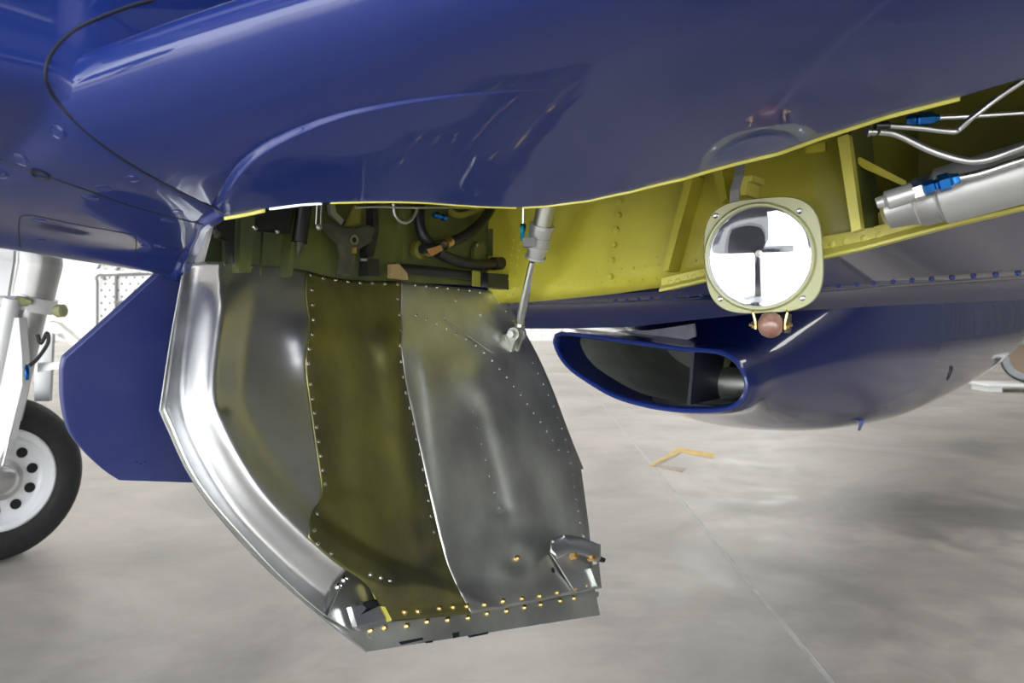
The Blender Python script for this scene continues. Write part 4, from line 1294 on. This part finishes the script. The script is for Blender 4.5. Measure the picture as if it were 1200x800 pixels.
wlathe('hub', [(.02, .085), (.062, .082), (.07, .06), (.085, .055), (.095, .035), (.095, .002)], 'alu', 'bare metal hub', 28)
for k in range(10):
    t = 2 * math.pi * k / 10 + .2
    c = wc + DN * .036 + (DA * math.cos(t) + DZ * math.sin(t)) * .128
    obj('rim_hole', lathe(BM(), c, DN, [(-.01, .021), (.002, .021)], 16), 'blackbox', wheel)

# ================================================================== LOOSE THINGS
# worn yellow corner mark on the floor
def FL(px, py, z=0.0):
    r = ray(px, py); return EYE + r * ((z - CZ) / r.z)
mark = empty('floor_mark', FL(795, 533))
tag(mark, 'worn yellow corner mark painted on the concrete floor under the scoop', 'floor mark')
def fmark(name, pts, m, lab=None):
    return obj(name, prism(BM(), [FL(x, y, .0005) for x, y in pts], DZ * .0012), m, mark, lab, smooth=False)
fmark('stripe', [(759, 546), (766, 545.5), (799, 529), (799, 524.5), (794, 525)], 'yellow_line', 'orange yellow stripe')
fmark('stripe', [(796, 524), (838, 531), (835, 537), (796, 530)], 'yellow_line', 'pale yellow stripe')
fmark('worn_stripe', [(770, 546), (777, 545), (804, 549), (800, 553), (776, 549)], 'tape_brown', 'worn brown remnant')
fmark('stripe_edge', [(763, 546), (777, 539), (798, 530), (797, 531.5), (780, 541), (768, 547)], 'tape_brown', 'brown worn edge')
# wheel on a white board far right
whl = empty('spare_wheel', P(1197, 452, 10.4))
tag(whl, 'grey-sided wheel standing on the white board past the scoop', 'wheel')
wcc = P(1204, 420, 10.4)
wd = Vector((-.55, -.83, 0)).normalized()
Rr = wcc.z - P(1197, 448, 10.4).z
def w2(name, prof, m, lab): return obj(name, lathe(BM(), wcc, wd, prof, 44, caps=name == 'rim'), m, whl, lab, sharp=45)
w2('tire', [(-.10, Rr * .6), (-.12, Rr * .8), (-.09, Rr * .95), (0, Rr), (.06, Rr * .97), (.09, Rr * .86), (.10, Rr * .64)], 'black', 'black tyre')
w2('sidewall_band', [(.06, Rr * .6), (.085, Rr * .9), (.105, Rr * .82), (.108, Rr * .66), (.09, Rr * .6)], 'grey_rubber', 'grey sidewall band')
w2('rim', [(.05, Rr * .64), (.095, Rr * .62), (.08, Rr * .5), (.06, Rr * .1)], 'brown_rim', 'brown rim')
bz = P(1197, 448, 10.4).z
brd = empty('white_board', P(1200, 455, 10.4))
tag(brd, 'white board lying on the floor under the grey-sided wheel', 'board')
obj('board_top', bevel(wbox(BM(), P(1153, 448, 10.25).x, P(1153, 448, 10.25).x + 1.5, 10.15, 10.65, bz - .035, bz - .001), .006, 1), 'board', brd, smooth=False)
for x in (.12, 1.38):
    obj('board_foot', wbox(BM(), P(1153, 448, 10.25).x + x - .08, P(1153, 448, 10.25).x + x + .08, 10.2, 10.6, 0, bz - .035), 'board', brd, smooth=False)
# perforated rack by the left wall
rk = empty('rack', P(150, 400, 9.0) * 1)
tag(rk, 'white pegboard rack in a grey tube frame behind the far gear door', 'rack')
RD = 9.0
def RP(px, py, d=0): return P(px, py, RD + d)
for pts in (((114, 330), (114, 470)), ((136, 322), (136, 470)), ((262, 316), (262, 470)), ((122, 322.5), (264, 316)), ((134, 354), (264, 352)), ((134, 420), (264, 420))):
    obj('frame_tube', tube(BM(), [RP(*pts[0]), RP(*pts[1])], .016, 10), 'dark_steel', rk)
obj('frame_loop', tube(BM(), catmull([RP(114, 330), RP(113, 325), RP(117, 322), RP(122, 323), RP(122, 328)], 5), .016, 10), 'dark_steel', rk)
bm = wbox(BM(), RP(136, 0).x, RP(262, 0).x, RD + .02, RD + .04, RP(0, 468).z, RP(0, 319).z)
obj('pegboard', bm, 'board', rk, 'white perforated board', smooth=False)
bm = wbox(BM(), RP(116, 0).x, RP(134, 0).x, RD + .02, RD + .04, RP(0, 468).z, RP(0, 326).z)
obj('pegboard', bm, 'board', rk, 'narrow white perforated board', smooth=False)
bm = BM()
for j in range(14):
    for i in range(15):
        px, py = 119 + i * 7.2 * 1.35 + (j % 2) * 4.5, 325 + j * 7.5
        if 134 < px < 138: continue
        if px > 260: continue
        lathe(bm, RP(px, py, .021), Vector((0, -1, 0)), [(0, .013), (.002, .013)], 8)
obj('peg_holes', bm, 'dark_steel', rk, kind='stuff')
# made-up dark stand behind the camera, added for the landing light's reflection
sc_ = Vector((-3.6, -5.85, 0)); st_ = Vector((.87, -.49, 0)); sd_ = Vector((.49, .87, 0))
stand = empty('reflection_stand', sc_)
tag(stand, 'added dark stand on a single post, unseen but mirrored in the landing light', 'stand')
obj('post', box(BM(), sc_ - st_ * .20 + DZ * .5, st_ * .06, sd_ * .08, DZ * .5), 'stand_grey', stand, smooth=False)
obj('beam', box(BM(), sc_ - st_ * .35 + DZ * 1.02, st_ * .85, sd_ * .1, DZ * .07), 'stand_grey', stand, smooth=False)
cp = [sc_ + st_ * x + DZ * z for x, z in ((-1.2, 1.05), (-.06, 1.05), (.03, 1.25), (.02, 1.6), (-.1, 1.85), (-.4, 1.98), (-1.2, 2.0))]
obj('canopy', prism(BM(), [p - sd_ * .3 for p in cp], sd_ * .6), 'stand_grey', stand, smooth=False)
obj('foot', box(BM(), sc_ - st_ * .42 + DZ * .04, st_ * .6, sd_ * .6, DZ * .04), 'dark_steel', stand, smooth=False)
